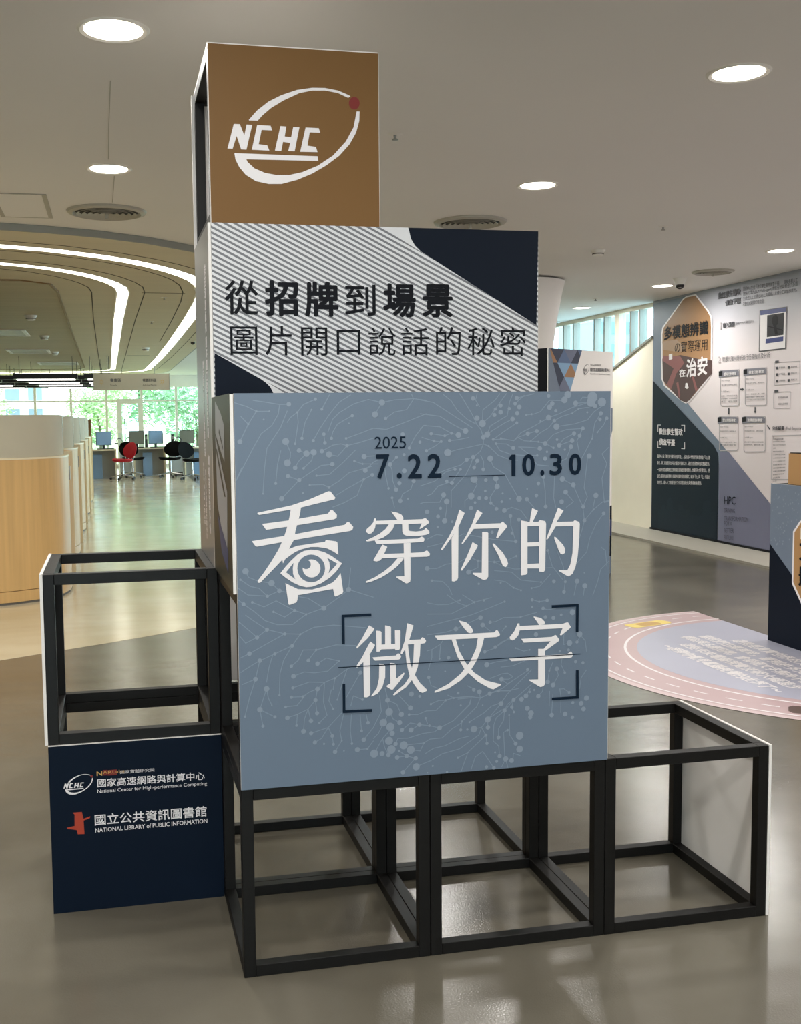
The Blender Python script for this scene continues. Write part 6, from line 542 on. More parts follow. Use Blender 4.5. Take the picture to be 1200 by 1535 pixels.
tag(obj('network_dots', net, 'network', tb), 'pale dots of the network', kind='stuff')
for a, b in ((0, 7), (7, 16), (16, 22), (22, 30), (30, 42), (42, 46), (46, 52)):
    m = MB()
    for j, p in enumerate(TITLE[a:b]): m.flat(p, fnb(.0014+.00003*j))
    obj('title_character', m, 'white_ink', tb)
m = MB(); [m.flat(p, fnb(.0017)) for p in EYE_DARK]; ey = obj('eye_emblem', m, 'blue', tb)
m = MB(); [m.flat(p, fnb(.0020)) for p in EYE_PUPIL]; obj('pupil', m, 'white_ink', ey)
m = MB(); [m.flat(p, fnb(.0023)) for p in EYE_BITE]; obj('highlight', m, 'blue', ey)
for j, p in enumerate(FRAME_MARKS): obj('frame_mark', MB().flat(p, fnb(.0024+.0001*(j % 2))), 'navy_ink', tb)
for ch, x0, z0, x1, z1, wt in BLUE_TEXT:
    if ch == '1':
        w_, h_ = x1-x0, z1-z0; obj('lettering', MB().flat([(x0, z1-.17*h_), (x0+.42*w_, z1), (x1, z1), (x1, z0), (x0+.42*w_, z0), (x0+.42*w_, z1-.25*h_), (x0, z1-.10*h_-.12*h_)], fnb(.0014)), 'navy_ink', tb); continue
    put_text(ch, fnb(.0014), x0, z0, x1, z0, z1-z0, wt, 'navy_ink', tb, fit_box=True)
# striped board
sb = thing('striped_board', 'grey diagonal striped board with two lines of black Chinese text', 'sign board', (0, .495, 1.5))
obj('foam_core', MB().box(0, .491, 1.5, 1, .499, 1.9995), 'white', sb)
def fns(o): return lambda u, v: (u, .491-o, 1.5+v)
obj('print', plate(fns(.0002), 0, 0, 1, .5), 'stripes', sb)
def flats(name, polys, fn, m, parent):
    n = fn_n(fn); first = None
    for i, p in enumerate(polys):
        o = obj(name, MB().flat(p, lambda u, v: Vector(fn(u, v))+n*i*.0001), m, parent); first = first or o
    return first
M['lightprint'] = mat('light_grey_print', (218, 219, 222), .5)
flats('light_margin', STRIPE_LIGHT, fns(.0005), 'lightprint', sb)
flats('navy_corner', STRIPE_NAVY, fns(.0008), 'char', sb)
for ch, x0, z0, x1, z1, wt in STRIPE_TEXT: put_text(ch, fns(.0012), x0, z0, x1, z0, z1-z0, 2 if wt else (1 if z0 > .2 else 0), 'ink', sb, fit_box=True)
# brown logo board and the top cube's other boards
def fnr(o): return lambda u, v: (u, .491-o, 2.0+v)
tc_ = q[(0, 1, 4)]
br = obj('logo_board', MB().box(0, .491, 2.0, .5, .499, 2.5), 'white', tc_); br['label'] = 'brown board with white oval logo'
obj('print', plate(fnr(.0002), 0.001, 0, .499, .5), 'ochre', br)
flats('logo', LOGO, fnr(.0006), 'white_ink', br); flats('logo_dot', [LOGO_DOT], fnr(.0006), 'red', br)
obj('back_board', MB().box(-.009, 1.0, 2.0, .5, 1.008, 2.5), 'white', tc_)
obj('top_board', MB().box(0, .5, 2.4995, .5, 1.0, 2.506), 'white', tc_)
# navy board
def fnn(o): return lambda u, v: (-.5+u, .491-o, v)
nb = obj('navy_board', MB().box(-.5, .491, 0.001, -.0015, .499, .5), 'white', q[(-1, 1, 0)]); nb['label'] = 'navy board with two white logos'
obj('print', plate(fnn(.0002), 0, 0, .4985, .4985), 'navy', nb)
for s_, x0, z0, x1, z1, h in NAVY_TEXT: put_text(s_, fnn(.0006), x0, z0, x1, z1, h, 0 if 'National C' in s_ or '實' in s_ else 1, 'white_ink', nb)
def boxmap(poly, src, dst):
    return [(dst[0]+(x-src[0])/(src[2]-src[0])*(dst[2]-dst[0]), dst[1]+(y-src[1])/(src[3]-src[1])*(dst[3]-dst[1])) for x, y in poly]
allp = [p for l in LOGO for p in l]; bb = (min(p[0] for p in allp), min(p[1] for p in allp), max(p[0] for p in allp), max(p[1] for p in allp))
(ax, ay), (bx, by) = SMALL_LOGO_BOX; db = (ax, ay, bx, by)
flats('logo', [boxmap(l, bb, db) for l in LOGO], fnn(.0006), 'white_ink', nb); flats('logo_dot', [boxmap(LOGO_DOT, bb, db)], fnn(.0006), 'red', nb)
flats('emblem', [RED_EMBLEM], fnn(.0006), 'orange', nb); flats('emblem', NAR, fnn(.0006), 'red', nb)
(ax, ay), (bx, by) = NAR_N; put_text('N', fnn(.0008), ax, ay, bx, ay, by-ay, 2, 'gold', nb)
(ax, ay) = NAR[0][3]; put_text('AR', fnn(.0009), ax, ay+.004, ax+.026, ay+.004, .009, 0, 'gold', nb)
put_text('Labs', fnn(.0009), ax+.028, ay+.004, ax+.062, ay+.004, .009, 0, 'gold', nb)
# side boards
q_ = q[(-1, 1, 1)]; obj('side_board', MB().box(-.509, .5, .5, -.5005, 1.0, 1.0), 'white', q_)
q_ = q[(2, 0, 0)]; obj('side_board', MB().box(1.4995, 0, 0.001, 1.508, .5, .5), 'white', q_)
tag(obj('white_side_board', MB().box(.9995, -.001, .5, 1.0045, .4985, 1.5), 'white'), 'white board closing the right flank of the tower, seen edge-on beside the title board', 'panel')
obj('back_board', MB().box(.0, 1.0, .535, .5, 1.008, 1.0), 'white', q[(0, 1, 1)])
gs = thing('grey_side_board', 'tall narrow grey board with small vertical lettering on the left flank of the tower', 'sign board', (-.005, .75, 1.0))
obj('foam_core', MB().box(-.009, .491, 1.0, -.001, 1.0, 2.0), 'white', gs)
fng = lambda o: (lambda u, v: (-.009-o, 1.0-u, 1.0+v))      # u runs towards the viewer, v up
obj('print', plate(fng(.0002), 0.002, 0, .499, 1), 'greyprint', gs)
rot = lambda u0, v0: (lambda a, b: fng(.0006)(u0+b, v0-a))  # lettering turned to read downwards
for s_, u0, v0, l, h in (('從招牌到場景 圖片開口說話的秘密', .36, .90, .52, .05), ('看穿你的微文字', .36, .33, .24, .05), ('數位時代的文字辨識技術', .24, .62, .30, .035), ('國家高速網路與計算中心', .25, .28, .22, .03), ('2025 7.22 10.30', .18, .30, .2, .03)):
    put_text(s_, rot(u0, v0), 0, 0, l, 0, h, 2, 'white_ink', gs)
dp = obj('picture_board', MB().box(-.009, 0, 1.0, -.001, .49, 1.498), 'white', q[(0, 0, 2)]); dp['label'] = 'dark picture board with silver streaks'
fnd = lambda o: (lambda u, v: (-.009-o, u, 1.0+v))
obj('print', plate(fnd(.0002), 0.004, 0, .489, .5), 'olive', dp)
flats('streak', SIDE_ART_GREY, fnd(.0006), 'artgrey', dp); flats('streak', SIDE_ART_DARK, fnd(.0009), 'olive', dp); flats('streak', SIDE_ART_BLUE, fnd(.0009), 'artblue', dp)

# ------------------------------------------------------------------ graphic wall
WG = thing('wall_graphic', 'large printed wall graphic of white, slate and navy fields on the right wall', 'wall graphic', (6.219, 7.0, 0))
def fnw(o): return lambda u, v: (6.219-o, 9.53-u, v)
flats('slate_field', [WALL_SLATE], fnw(.001), 'slate', WG); flats('lavender_field', [WALL_LAV], fnw(.002), 'walllav', WG)
nv = flats('navy_field', [WALL_NAVY], fnw(.003), 'wallnavy', WG); flats('skyline', SKYLINE, fnw(.004), 'wallsky', nv)
hx = flats('octagon_border', [HEX_OUT], fnw(.004), 'white_ink', WG); flats('octagon_picture', [HEX_IN], fnw(.005), 'hexprint', hx)
flats('streak', HEX_LIGHT, fnw(.006), 'haze', hx); flats('dark_shape', HEX_DARK, fnw(.0055), 'plum', hx); flats('streak', HEX_RED, fnw(.0065), 'rose', hx)  # pale, dark plum and rose shapes printed in the octagon picture
flats('streak', HEX_LIGHT[1:], fnw(.007), 'white_ink', hx)
flats('frame_mark', WALL_MARKS, fnw(.005), 'white_ink', WG)
pc = flats('photo_card', [PHOTO_CARD], fnw(.004), 'white_ink', WG); flats('photo_card_bar', PHOTO_HEAD, fnw(.005), 'royal', pc); flats('photo', PHOTO, fnw(.005), 'photo', pc); flats('figure', PHOTO_GREY, fnw(.006), 'photogrey', pc)
def outline(name, polys, w, m, o):
    for p in polys:
        mb = MB()
        for j, (a, b) in enumerate(zip(p, p[1:]+p[:1])): seg(mb, a, b, w, fnw(o+.0003*(j % 2)))
        obj(name, mb, m, WG)
outline('card_outline', CARDS, .010, 'inklight', .003); outline('card_outline', THIN_BOXES, .006, 'inklight', .003); outline('card_outline', [DASH_BOX], .007, 'inklight', .003); outline('card_outline', [PHOTO_CARD], .012, 'inkgrey', .0045)
flats('card_header', HEADS, fnw(.004), 'headgrey', WG); flats('card_icon', ICONS, fnw(.005), 'photogrey', WG); flats('arrow', ARROWS, fnw(.003), 'inkgrey', WG); flats('tag_icon', TAGS, fnw(.004), 'inkgrey', WG)
cm = {'k': 'ink', 'w': 'white_ink', 'g': 'inkgrey', 'l': 'inklight', 'd': 'char', 'e': 'inkdim'}
for s_, u0, v0, u1, v1, h, wt, c in WALL_TEXT: put_text(s_, fnw(.0075), u0, v0, u1, v1, h, {1: 2, 0: 0, -1: 0}[wt] if c != 'l' else 0, cm[c], WG, step=.0003)

# ------------------------------------------------------------------ floor sticker
FS = thing('floor_sticker', 'round floor sticker with pink road ring around a lavender field of white text', 'floor sticker', (3.3, 2.8, 0))
def fnf(z): return lambda x, y: (x, y, z)
cxs, cys, XC = 3.88, 2.84, 3.82
def disc(r, n=96, xc=XC):
    ps = [(cxs+r*math.cos(2*math.pi*k/n), cys+r*math.sin(2*math.pi*k/n)) for k in range(n+1)]; return [(min(x, xc), y) for x, y in ps if x < xc+.12]
flats('edge_band', [disc(1.545)], fnf(.0020), 'palepink', FS); flats('road', [disc(1.50)], fnf(.0024), 'pink', FS)
def arcband(r, w, a0, a1, n=40):
    return [(cxs+(r+w/2)*math.cos(a0+(a1-a0)*k/n), cys+(r+w/2)*math.sin(a0+(a1-a0)*k/n)) for k in range(n+1)]+[(cxs+(r-w/2)*math.cos(a1-(a1-a0)*k/n), cys+(r-w/2)*math.sin(a1-(a1-a0)*k/n)) for k in range(n+1)]
A0, A1 = math.pi/2+.04, 3*math.pi/2-.04
flats('road_line', [arcband(1.475, .014, A0, A1)], fnf(.0028), 'white_ink', FS); flats('road_line', [arcband(1.235, .016, A0, A1)], fnf(.0028), 'white_ink', FS)
flats('lavender_field', [disc(1.165)], fnf(.0028), 'lav', FS)
k = 0; a = A0+.03
while a < A1-.06:
    flats('road_dash', [arcband(1.36, .012, a, a+.066, 4)], fnf(.0030), 'white_ink', FS); a += .135
car = MB()
for u0, u1, v0, v1 in ((-.17, .17, -.055, .055),):
    cy_, cx_ = 4.03, 3.27
    pts = [(-.18, -.03), (-.16, -.065), (.15, -.065), (.18, -.03), (.18, .03), (.15, .065), (-.16, .065), (-.18, .03)]
    an = .30; obj('printed_car', car.flat([(cx_+x*math.cos(an)-y*math.sin(an), cy_+x*math.sin(an)+y*math.cos(an)) for x, y in pts], fnf(.0032)), 'yellow', FS)
    obj('car_roof', MB().flat([(cx_+x*.5*math.cos(an)-y*.75*math.sin(an), cy_+x*.5*math.sin(an)+y*.75*math.cos(an)) for x, y in pts], fnf(.0035)), 'gold', FS)
cx_, cy_, an = 3.02, 1.80, -.60
pts = [(-.17, -.04), (-.15, -.07), (.15, -.07), (.18, -.04), (.18, .04), (.15, .07), (-.15, .07), (-.17, .04)]
obj('printed_car', MB().flat([(cx_+x*math.cos(an)-y*math.sin(an), cy_+x*math.sin(an)+y*math.cos(an)) for x, y in pts], fnf(.0032)), 'carbrown', FS)
for s_, x, y0, y1 in (('～想帶你看見電腦視覺的世界了～', 3.035, 3.37, 2.19), ('這些年來電腦視覺技術大幅進步', 3.17, 3.38, 2.22), ('標誌與各種招牌，會發現文字無所不在', 3.295, 3.58, 2.30), ('當我們在開車時，看到許多交通', 3.415, 3.57, 2.42), ('這裡是真實世界的文字', 3.545, 3.40, 2.60)):
    vs, fs2 = glyphs(s_); ax, bx = min(v[0] for v in vs), max(v[0] for v in vs); ay, by = min(v[1] for v in vs), max(v[1] for v in vs); mb = MB()
    for k, (dx, dy) in enumerate(((0, 0), (.003, 0), (-.003, 0), (0, .003), (0, -.003))):
        mb.add([(x-.045+(v[1]-ay)/(by-ay)*.095+dx, y0+(y1-y0)*(v[0]-ax)/(bx-ax)+dy, .0032+.00015*k) for v in vs], fs2)
    obj('lettering', mb, 'white_ink', FS)

# ------------------------------------------------------------------ second exhibit, right edge
EX = thing('display_stand', 'blue grey and navy display stand cut by the right edge of the picture', 'display stand', (4.0, 2.3, 0))
obj('front_board', MB().box(3.735, 1.35, 0.001, 3.743, 3.35, 1.0), 'white', EX)
fe = lambda o: (lambda u, v: (3.735-o, 3.35-u, v))
obj('print', plate(fe(.0003), 0, 0, 2.0, 1.0), 'slate', EX)
flats('navy_field', [[(0, .62), (.4, .33), (.9, .1), (.9, 0), (0, 0)]], fe(.0010), 'char', EX)
flats('octagon_border', [[(.235, .40), (.235, .72), (.30, .79), (.6, .86), (1.0, .79), (1.06, .72), (1.06, .40), (.75, .15), (.6, .12), (.45, .15)]], fe(.0015), 'white_ink', EX)
flats('octagon_picture', [[(.250, .41), (.250, .715), (.31, .78), (.6, .845), (.99, .78), (1.045, .715), (1.045, .41), (.74, .165), (.6, .135), (.46, .165)]], fe(.0020), 'brown', EX)
put_text('文字', fe(.0026), .30, .55, .62, .55, .13, 2, 'ink', EX); put_text('影像', fe(.0026), .30, .39, .62, .39, .13, 2, 'ink', EX); flats('lettering', [[(.31, .68), (.5, .69), (.5, .76), (.31, .75)]], fe(.0026), 'white_ink', EX)
rr = random.Random(3); nm = MB()
for k in range(110):
    x, y, r = rr.uniform(.01, .42), rr.uniform(.62, .99), rr.uniform(.002, .007); nm.flat([(x+r*math.cos(j*math.pi/4), y+r*math.sin(j*math.pi/4)) for j in range(8)], fe(.0010))
tag(obj('network_pattern', nm, 'network', EX), 'pale speckled network print', kind='stuff')
for yy in (1.35, 1.85, 2.35, 2.85):
    fr = MB(); e = .5-T
    for a in (0, e):
        for b in (0, e):
            fr.box(3.745+a, yy+b, 0.001, 3.745+a+T, yy+b+T, .999)
    for zz in (0.001, .4845, .968):
        for a in (0, e): fr.box(3.745+T, yy+a, zz, 3.745+e, yy+a+T, zz+T).box(3.745+a, yy+T, zz, 3.745+a+T, yy+e, zz+T)
    obj('timber_frame', fr, 'black', EX)
bc = thing('brown_box', 'plain brown topped box standing on the display stand at the right edge', 'box', (3.95, 2.7, 1.0))
obj('front_board', MB().box(3.765, 2.2, 1.001, 3.773, 3.22, 1.19), 'brown', bc)
obj('timber_frame', MB().box(3.775, 2.2, 1.001, 4.2, 3.22, 1.03).box(3.775, 2.2, 1.165, 4.2, 3.22, 1.196).box(3.775, 2.2, 1.03, 3.805, 2.23, 1.165).box(3.775, 3.19, 1.03, 3.805, 3.22, 1.165).box(4.17, 3.19, 1.03, 4.2, 3.22, 1.165), 'black', bc)
obj('end_board', MB().box(3.775, 3.221, 1.001, 4.2, 3.229, 1.19), 'brown', bc)

# ------------------------------------------------------------------ third exhibit, behind the tower
ca, sa = .8450, .5347
X3 = thing('display_stand', 'far display stand with coloured triangles and a white logo board, behind the tower', 'display stand', (3.7, 6.1, 0))
P3 = lambda u, d, z: (3.267+u*ca-d*sa, 5.80+u*sa+d*ca, z)
def obx(u0, d0, z0, u1, d1, z1):
    return MB().add([P3(*p) for p in ((u0, d0, z0), (u1, d0, z0), (u1, d1, z0), (u0, d1, z0), (u0, d0, z1), (u1, d0, z1), (u1, d1, z1), (u0, d1, z1))], [(0, 3, 2, 1), (4, 5, 6, 7), (0, 1, 5, 4), (1, 2, 6, 5), (2, 3, 7, 6), (3, 0, 4, 7)])
f3 = lambda o: (lambda u, v: P3(u, -.012-o, v))
obj('logo_board', obx(0, -.01, 1.5, 1.0, 0, 2.0), 'white', X3)
obj('lower_board', obx(0, -.01, 0.001, 1.0, 0, 1.5), 'white', X3)
obj('side_board', obx(-.01, 0, 0.001, 0, .5, 2.0), 'ink', X3); obj('back_board', obx(0, .49, 0.001, 1.0, .5, 2.0), 'white', X3); obj('side_board', obx(1.0, 0, .001, 1.01, .5, 2.0), 'white', X3)
flats('slate_field', [[(0, 0), (1, 0), (1, .16), (.7, .5), (.8, .9), (1, 1.30), (1, 1.5), (0, 1.5)]], f3(0), 'slate', X3)
flats('picture', [[(.55, .12), (1, .16), (1, .62), (.55, .62)]], f3(.001), 'char', X3)
flats('picture', [[(.8, .3), (1, .35), (1, .5), (.8, .46)]], f3(.002), 'artblue', X3)
flats('slate_field', [[(0, 1.5), (.24, 1.5), (.49, 2.0), (0, 2.0)]], f3(0), 'slate', X3)
tri = mat('tri_navy', (38, 50, 72), .5), mat('tri_blue', (84, 106, 140), .5), mat('tri_sky', (128, 164, 196), .5), mat('tri_brown', (156, 116, 80), .5), mat('tri_grey', (104, 112, 134), .5)
pat = ['30412', '21032', '4 130', ' 420 ']
def clip(poly, trap):
    for (ax, ay), (bx, by) in zip(trap, trap[1:]+trap[:1]):
        out = []; side = lambda p: (bx-ax)*(p[1]-ay)-(by-ay)*(p[0]-ax)
        for p, q2 in zip(poly, poly[1:]+poly[:1]):
            sp, sq = side(p), side(q2)
            if sp >= 0: out.append(p)
            if (sp >= 0) != (sq >= 0): t_ = sp/(sp-sq); out.append((p[0]+(q2[0]-p[0])*t_, p[1]+(q2[1]-p[1])*t_))
        poly = out
        if len(poly) < 3: return []
    return poly
trap = [(.235, 1.5), (.25, 1.5), (.50, 2.0), (.015, 2.0)]
W3 = .20; H3 = .118
for rw, tones in enumerate(([3, 0, 1, 4, 0, 1, 3, 0], [0, 0, 2, 3, 2, 0, 0, 1], [0, 0, 4, 2, 2, 0, 1, 0], [1, 2, 0, 2, 1, 0, 2, 1], [0, 1, 2, 1, 0, 2, 0, 1])):
    z1 = 2.0-rw*H3; z0 = z1-H3
    for c, tn in enumerate(tones):
        x = -.07+c*W3/2; p = [(x, z0), (x+W3, z0), (x+W3/2, z1)] if (c+rw) % 2 == 0 else [(x, z1), (x+W3/2, z0), (x+W3, z1)]
        p = clip(p, trap)
        if p: obj('triangle', MB().flat(p, f3(.001)), tri[tn], X3)
put_text('國家高速網路與計算中心', f3(.002), .63, 1.82, .95, 1.82, .034, 1, 'inkgrey', X3); put_text('National Center for High-performance Computing', f3(.002), .63, 1.795, .95, 1.795, .012, 0, 'inkgrey', X3); put_text('NARLabs 國家實驗研究院', f3(.002), .63, 1.868, .80, 1.868, .018, 0, 'inkgrey', X3)
flats('logo', [boxmap(l, bb, (.52, 1.79, .61, 1.88)) for l in LOGO], f3(.002), 'inkgrey', X3)

# ------------------------------------------------------------------ curved oak pods with frosted screens, left
def pod(y0, label, first):
    dy = y0-6.5; t = thing('curved_counter', label, 'counter', (-.75, 7.0+dy, 0), 'row of curved wooden counters at left')
    path = [(-3.6, 5.93), (-2.2, 5.93), (-1.6, 5.97), (-1.25, 6.03), (-1.08, 6.08), (-.93, 6.17), (-.81, 6.29), (-.73, 6.44), (-.69, 6.62), (-.685, 6.85), (-.70, 7.25), (-.72, 7.7)]
    path = [(x, y+dy) for x, y in path]
    obj('panel', MB().ribbon(path, .04, .11, 1.14), 'oak', t, smooth=True)
    obj('plinth', MB().ribbon(path, .043, 0.02, .105), 'oak', t, smooth=True)
    obj('kick_strip', MB().ribbon(path, .03, 0.001, .02), 'kick', t, smooth=True)
    obj('rim', MB().ribbon(path, .05, 1.14, 1.155), 'cream', t, smooth=True)
    gp = [(x-.03, y+.02) for x, y in path[:10]]
    obj('frosted_screen', MB().ribbon(gp, .012, 1.155, 1.49), 'frost', t, smooth=True)
    obj('end_panel', MB().box(-.80, 7.7+dy, .001, -.66, 7.75+dy, 1.16), 'cream', t)
    obj('screen_post', MB().box(-.725, 7.0+dy, 1.155, -.71, 7.02+dy, 1.49), 'chrome', t)
    obj('hinge_plate', MB().box(-.672, 6.95+dy, .93, -.660, 7.05+dy, 1.05), 'metal', t)
for k, (y0, lb) in enumerate(((6.5, 'large curved oak counter with frosted screen at the left edge, nearest'), (9.1, 'curved oak counter right behind the nearest one'), (11.7, 'third curved oak counter of the row'), (14.3, 'fourth curved oak counter of the row'), (16.9, 'farthest curved oak counter of the row'))): pod(y0, lb, k == 0)
op = thing('oak_partition', 'dark edged oak partition standing beyond the curved counters', 'partition', (-.85, 19.6, 0))
obj('board', MB().box(-1.5, 19.6, .001, -.78, 19.66, 1.46), 'oak', op); obj('edge', MB().box(-.78, 19.59, .001, -.70, 19.67, 1.47), 'oak_dark', op)

# ------------------------------------------------------------------ reading room desks, computers, chairs
def desk(x0, y, w, label, m1='greylam'):
    t = thing('computer_desk', label, 'desk', (x0+w/2, y, 0), 'computer desks of the reading room')
    obj('desktop', MB().box(x0, y, .70, x0+w, y+.7, .735), 'cream', t)
    obj('pedestal', MB().box(x0+.04, y+.08, .1, x0+w*.30, y+.65, .70), 'greylam', t); obj('kickboard', MB().box(x0+.05, y+.10, .001, x0+w*.29, y+.6, .1), 'kick', t)
    obj('side_panel', MB().box(x0+w*.32, y+.02, .001, x0+w*.32+.04, y+.68, .70), 'cream', t); obj('side_panel', MB().box(x0+w-.04, y+.02, .001, x0+w, y+.68, .70), 'cream', t)
    obj('modesty_panel', MB().box(x0+w*.32+.04, y+.38, .002, x0+w-.04, y+.40, .70), 'greylam', t); obj('cable_box', MB().box(x0+w*.52, y+.22, .002, x0+w*.72, y+.379, .60), 'screen', t)
    obj('glass_screen', MB().box(x0+.02, y+.68, .735, x0+w-.02, y+.69, 1.12), 'clear', t)
dx = [(-1.45, 24.5, 1.25, 'computer desk beside the red chair, left end of the row'), (-.15, 25.6, 1.2, 'computer desk between the red chair and the black chairs'), (1.10, 25.3, 1.3, 'computer desk behind the two black chairs'), (2.45, 25.3, 1.3, 'computer desk hidden behind the display tower')]
for a in dx: desk(*a)
def monitor(x, y, rz, m, label, w=.36):
    t = thing('monitor', label, 'monitor', (x, y, .736), 'monitors on the reading room desks'); t.rotation_euler = (0, 0, rz)
    obj('screen', MB().box(-w/2, -.015, .10, w/2, .015, .42), m, t, local=True); obj('bezel', MB().box(-w/2-.012, -.010, .088, w/2+.012, .020, .432), 'plastic', t, local=True)
    obj('stand', MB().box(-.03, .02, .0, .03, .05, .2).box(-.10, -.06, 0, .10, .08, .012), 'plastic', t, local=True)
    obj('keyboard', MB().box(-.2, -.32, 0, .2, -.18, .02), 'plastic', t, local=True)
monitor(-.50, 24.95, .15, 'screen', 'pale blue monitor left of the red chair'); monitor(.33, 25.92, -.1, 'screen2', 'grey monitor just right of the red chair'); monitor(.82, 25.92, .2, 'screen', 'pale blue monitor left of the black chairs')
monitor(1.62, 25.75, -.1, 'screen2', 'monitor right of the black chairs, beside the tower'); monitor(-1.15, 24.95, 0, 'screen2', 'monitor at the left end, beside the oak partition')
def pc(x, y, label):
    t = thing('computer_case', label, 'computer', (x, y, .736)); obj('case', MB().box(x-.033, y-.18, .737, x+.033, y+.18, 1.07), 'plastic', t); obj('drive_bay', MB().box(x-.025, y-.186, .95, x+.025, y-.18, 1.03), 'metal', t)
pc(-.82, 24.95, 'black upright computer case left of the pale blue monitor'); pc(.575, 26.05, 'black computer case between the two middle monitors'); pc(1.24, 25.75, 'black computer case behind the black chairs')
def headphones(x, y, z, label):
    t = thing('headphones', label, 'headphones', (x, y, z)); pts = [(x+.08*math.cos(a), y, z+.10+.10*math.sin(a)) for a in [math.pi*k/10 for k in range(11)]]
    obj('headband', MB().tube(pts, .010, 6), 'plastic', t); [obj('ear_cup', MB().lathe([(.001, -.02), (.04, -.015), (.045, .01), (.03, .02)], (x+sx*.075, y, z+.07), 14), 'plastic', t) for sx in (-1, 1)]
headphones(-.12, 25.08, .79, 'black headphones on a stand right of the left pale blue monitor'); headphones(.13, 26.2, .80, 'black headphones hanging above the red chair'); headphones(1.38, 25.5, .80, 'black headphones above the right black chair')
def chair(label, fab):
    t = thing('swivel_chair', label, 'chair', (0, 0, 0), 'swivel chairs of the reading room')
    seat = MB(); n = 28; ring = []
    def outline_seat(a, s): 
        r = .25*(1+.10*math.cos(2*a)-.09*math.sin(3*a)); return (s*r*math.cos(a)*1.08, s*r*math.sin(a)*.95)
    lv = [(.35, .425), (.85, .43), (1.0, .455), (.97, .485), (.80, .495), (.3, .480)]
    vs = []; fs = []
    for s, z in lv:
        for k in range(n):
            a = 2*math.pi*k/n; x, y = outline_seat(a, s); vs.append((x, y, z+.045*(abs(x)/.27)**2*.6))
    for i in range(len(lv)-1):
        for k in range(n): fs.append((i*n+k, i*n+(k+1) % n, (i+1)*n+(k+1) % n, (i+1)*n+k))
    fs += [tuple(range(n-1, -1, -1)), tuple((len(lv)-1)*n+k for k in range(n))]
    obj('seat', seat.add(vs, fs), fab, t, smooth=True, local=True)
    vs = []; fs = []                                   # oval back, leaning away
    for s, d in ((.3, -.02), (.85, -.018), (1.0, 0), (.9, .022), (.3, .03)):
        for k in range(n):
            a = 2*math.pi*k/n; x = s*.275*math.cos(a); z = s*.20*math.sin(a)*(1.05 if math.sin(a) > 0 else .95)
            vs.append((x, .24+d-.05*(x/.275)**2+.22*z, .70+z))
    for i in range(4):
        for k in range(n): fs.append((i*n+k, i*n+(k+1) % n, (i+1)*n+(k+1) % n, (i+1)*n+k))
    fs += [tuple(range(n-1, -1, -1)), tuple(4*n+k for k in range(n))]
    obj('backrest', MB().add(vs, fs), fab, t, smooth=True, local=True)
    for sx in (-1, 1): obj('back_support', MB().tube([(sx*.05, .10, .42), (sx*.045, .24, .43), (sx*.03, .29, .55), (0, .30, .70)], .011), 'chrome', t, smooth=True, local=True)
    obj('column', MB().lathe([(.028, .09), (.028, .22), (.018, .23), (.018, .42), (.06, .43)], n=16), 'chrome', t, smooth=True, local=True)
    for k in range(5):
        a = 2*math.pi*k/5+.3; c, s = math.cos(a), math.sin(a)
        obj('base_arm', MB().tube([(0, 0, .12), (.3*c, .3*s, .075)], [.022, .012]), 'chrome', t, local=True)
        w = MB().tube([(.3*c-.02*s, .3*s+.02*c, .031), (.3*c+.02*s, .3*s-.02*c, .031)], .03, 12); obj('caster', w, 'plastic', t, local=True)
    return t
c1 = chair('red swivel chair in front of the reading room desks', 'redfab'); c1.location = (-.05, 24.05, 0); c1.rotation_euler = (0, 0, -1.0)
c2 = chair('black swivel chair half hidden behind the red chair', 'blackfab'); c2.location = (.20, 25.15, 0); c2.rotation_euler = (0, 0, 2.6)
for loc, rz, lb in (((1.13, 24.75, 0), -.5, 'left one of the two black swivel chairs beside the tower'), ((1.58, 23.45, 0), .75, 'right one of the two black swivel chairs, touching the tower edge in view')):
    c = copy_tree(c2); c.location = loc; c.rotation_euler = (0, 0, rz); c['label'] = lb

# ------------------------------------------------------------------ outdoors
tag(struct('ground', MB().box(-60, 31.3, -.35, 60, 140, -.25), 'lawn'), kind='structure')
tag(struct('ground', MB().box(6.5, -20, -.35, 80, 31.25, -.25), 'facade'), kind='structure')
def tree_mesh(seed):
    r = random.Random(seed); mb = MB()
    cl = [(r.uniform(-1.6, 1.6), r.uniform(-1.4, 1.4), r.uniform(1.3, 5.6), r.uniform(.7, 1.25)) for _ in range(22)]
    for cx, cy, cz, cr in cl:
        for _ in range(170):
            u = Vector((r.gauss(0, 1), r.gauss(0, 1), r.gauss(0, 1))).normalized()*cr*r.uniform(.6, 1); p = Vector((cx, cy, cz))+u
            a = Vector((r.gauss(0, 1), r.gauss(0, 1), r.gauss(0, .6))).normalized(); b = a.cross(Vector((r.gauss(0, 1), r.gauss(0, 1), r.gauss(0, 1)))).normalized(); s = r.uniform(.07, .15)
            mb.add([p-a*s*1.3, p+b*s*.55, p+a*s*1.3, p-b*s*.55], [(0, 1, 2, 3)])
    return mb
tms = []
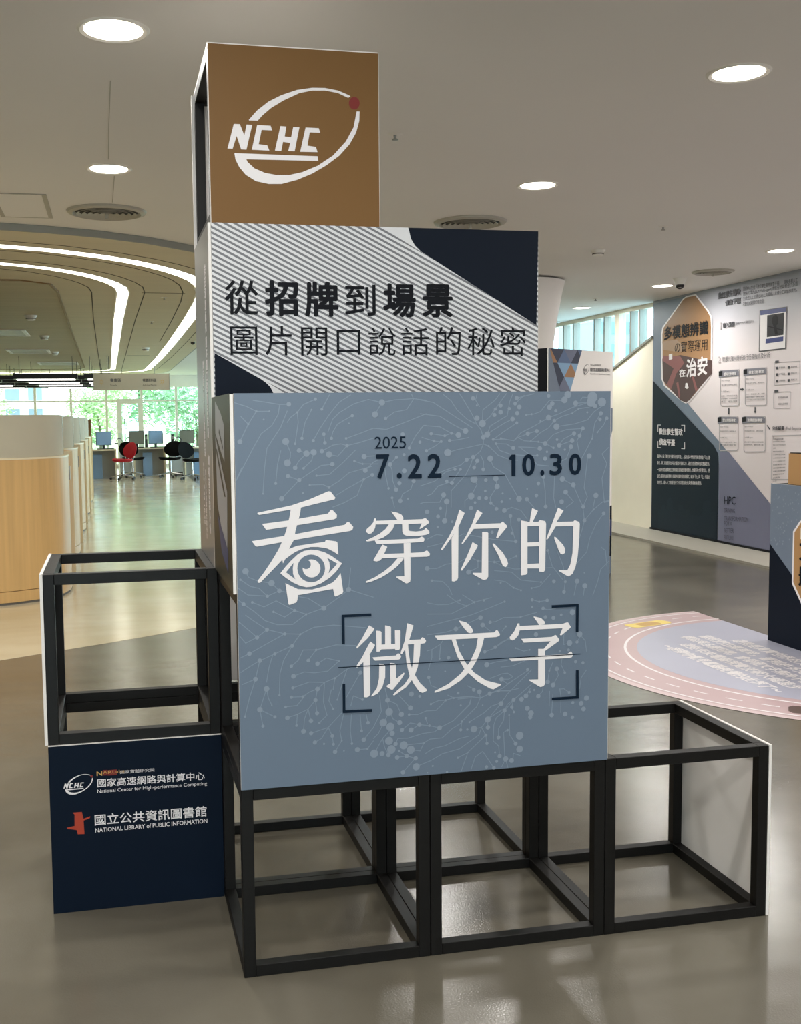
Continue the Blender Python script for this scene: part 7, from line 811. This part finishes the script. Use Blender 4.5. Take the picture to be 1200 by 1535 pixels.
for i, (x, y, s, m) in enumerate(((-4.9, 37, .56, 'leaf'), (-.75, 37.5, .58, 'leaf'), (2.75, 37.5, .58, 'leaf2'), (-9.5, 45, 1.0, 'leaf2'), (.9, 45.5, .95, 'leaf2'), (7.2, 45, 1.0, 'leaf'), (6.4, 37, .6, 'leaf2'), (-8.9, 37, .6, 'leaf'))):
    t = thing('tree', ['pale green tree outside the far windows, above the frosted screen at left', 'pale green tree outside left of the glass door', 'deep green tree outside right of the glass door', 'large deep green tree outside beyond the left edge', 'large deep green tree in the distance behind the glass door', 'large pale green tree outside hidden behind the tower', 'small deep green tree outside hidden behind the tower', 'small pale green tree outside beyond the left edge'][i], 'tree', (x, y, -.25))
    if i < 3: o = obj('foliage', tree_mesh(i+1), m, t, local=True); tms.append(o.data)
    else:
        me = tms[i % 3].copy(); me.materials.clear(); me.materials.append(M[m])
        o = bpy.data.objects.new('foliage', me); COL.objects.link(o); o.parent = t
    o.scale = (s, s, s); o.rotation_euler = (0, 0, i*1.3); o['kind'] = 'stuff'
    obj('trunk', MB().tube([(0, 0, 0), (.1*s, .05*s, 1.5*s), (.0, 0, 3.2*s)], [.12*s, .09*s, .05*s]), 'bark', t, local=True)
hb = thing('apartment_building', 'white balconied building outside between the trees at left', 'building', (-6.6, 66, -.25))
obj('wall', MB().box(-9.5, 64, -.25, -3.6, 70, 9), 'facade', hb)
for k in range(5):
    obj('balcony', MB().box(-9.2, 63.4, .9+k*1.6, -4.0, 64, 1.0+k*1.6), 'facade', hb)
    for j in range(4): obj('window', MB().box(-9.0+j*1.3, 63.95, 1.1+k*1.6, -8.2+j*1.3, 63.99, 2.2+k*1.6), 'facwin', hb)
for i, (x, y, w_, h, lb) in enumerate(((33.5, 66, 3, 11, 'hazy blue building outside the side windows, near the column'),)):
    b = thing('distant_building', lb, 'building', (x, y, -.25)); obj('wall', MB().box(x-w_/2, y, -.25, x+w_/2, y+6, h), 'facade2', b)
    for k in range(5): obj('window_band', MB().box(x-w_/2+.2, y-.05, 1+k*1.5, x+w_/2-.2, y, 1.8+k*1.5), 'facwin', b)
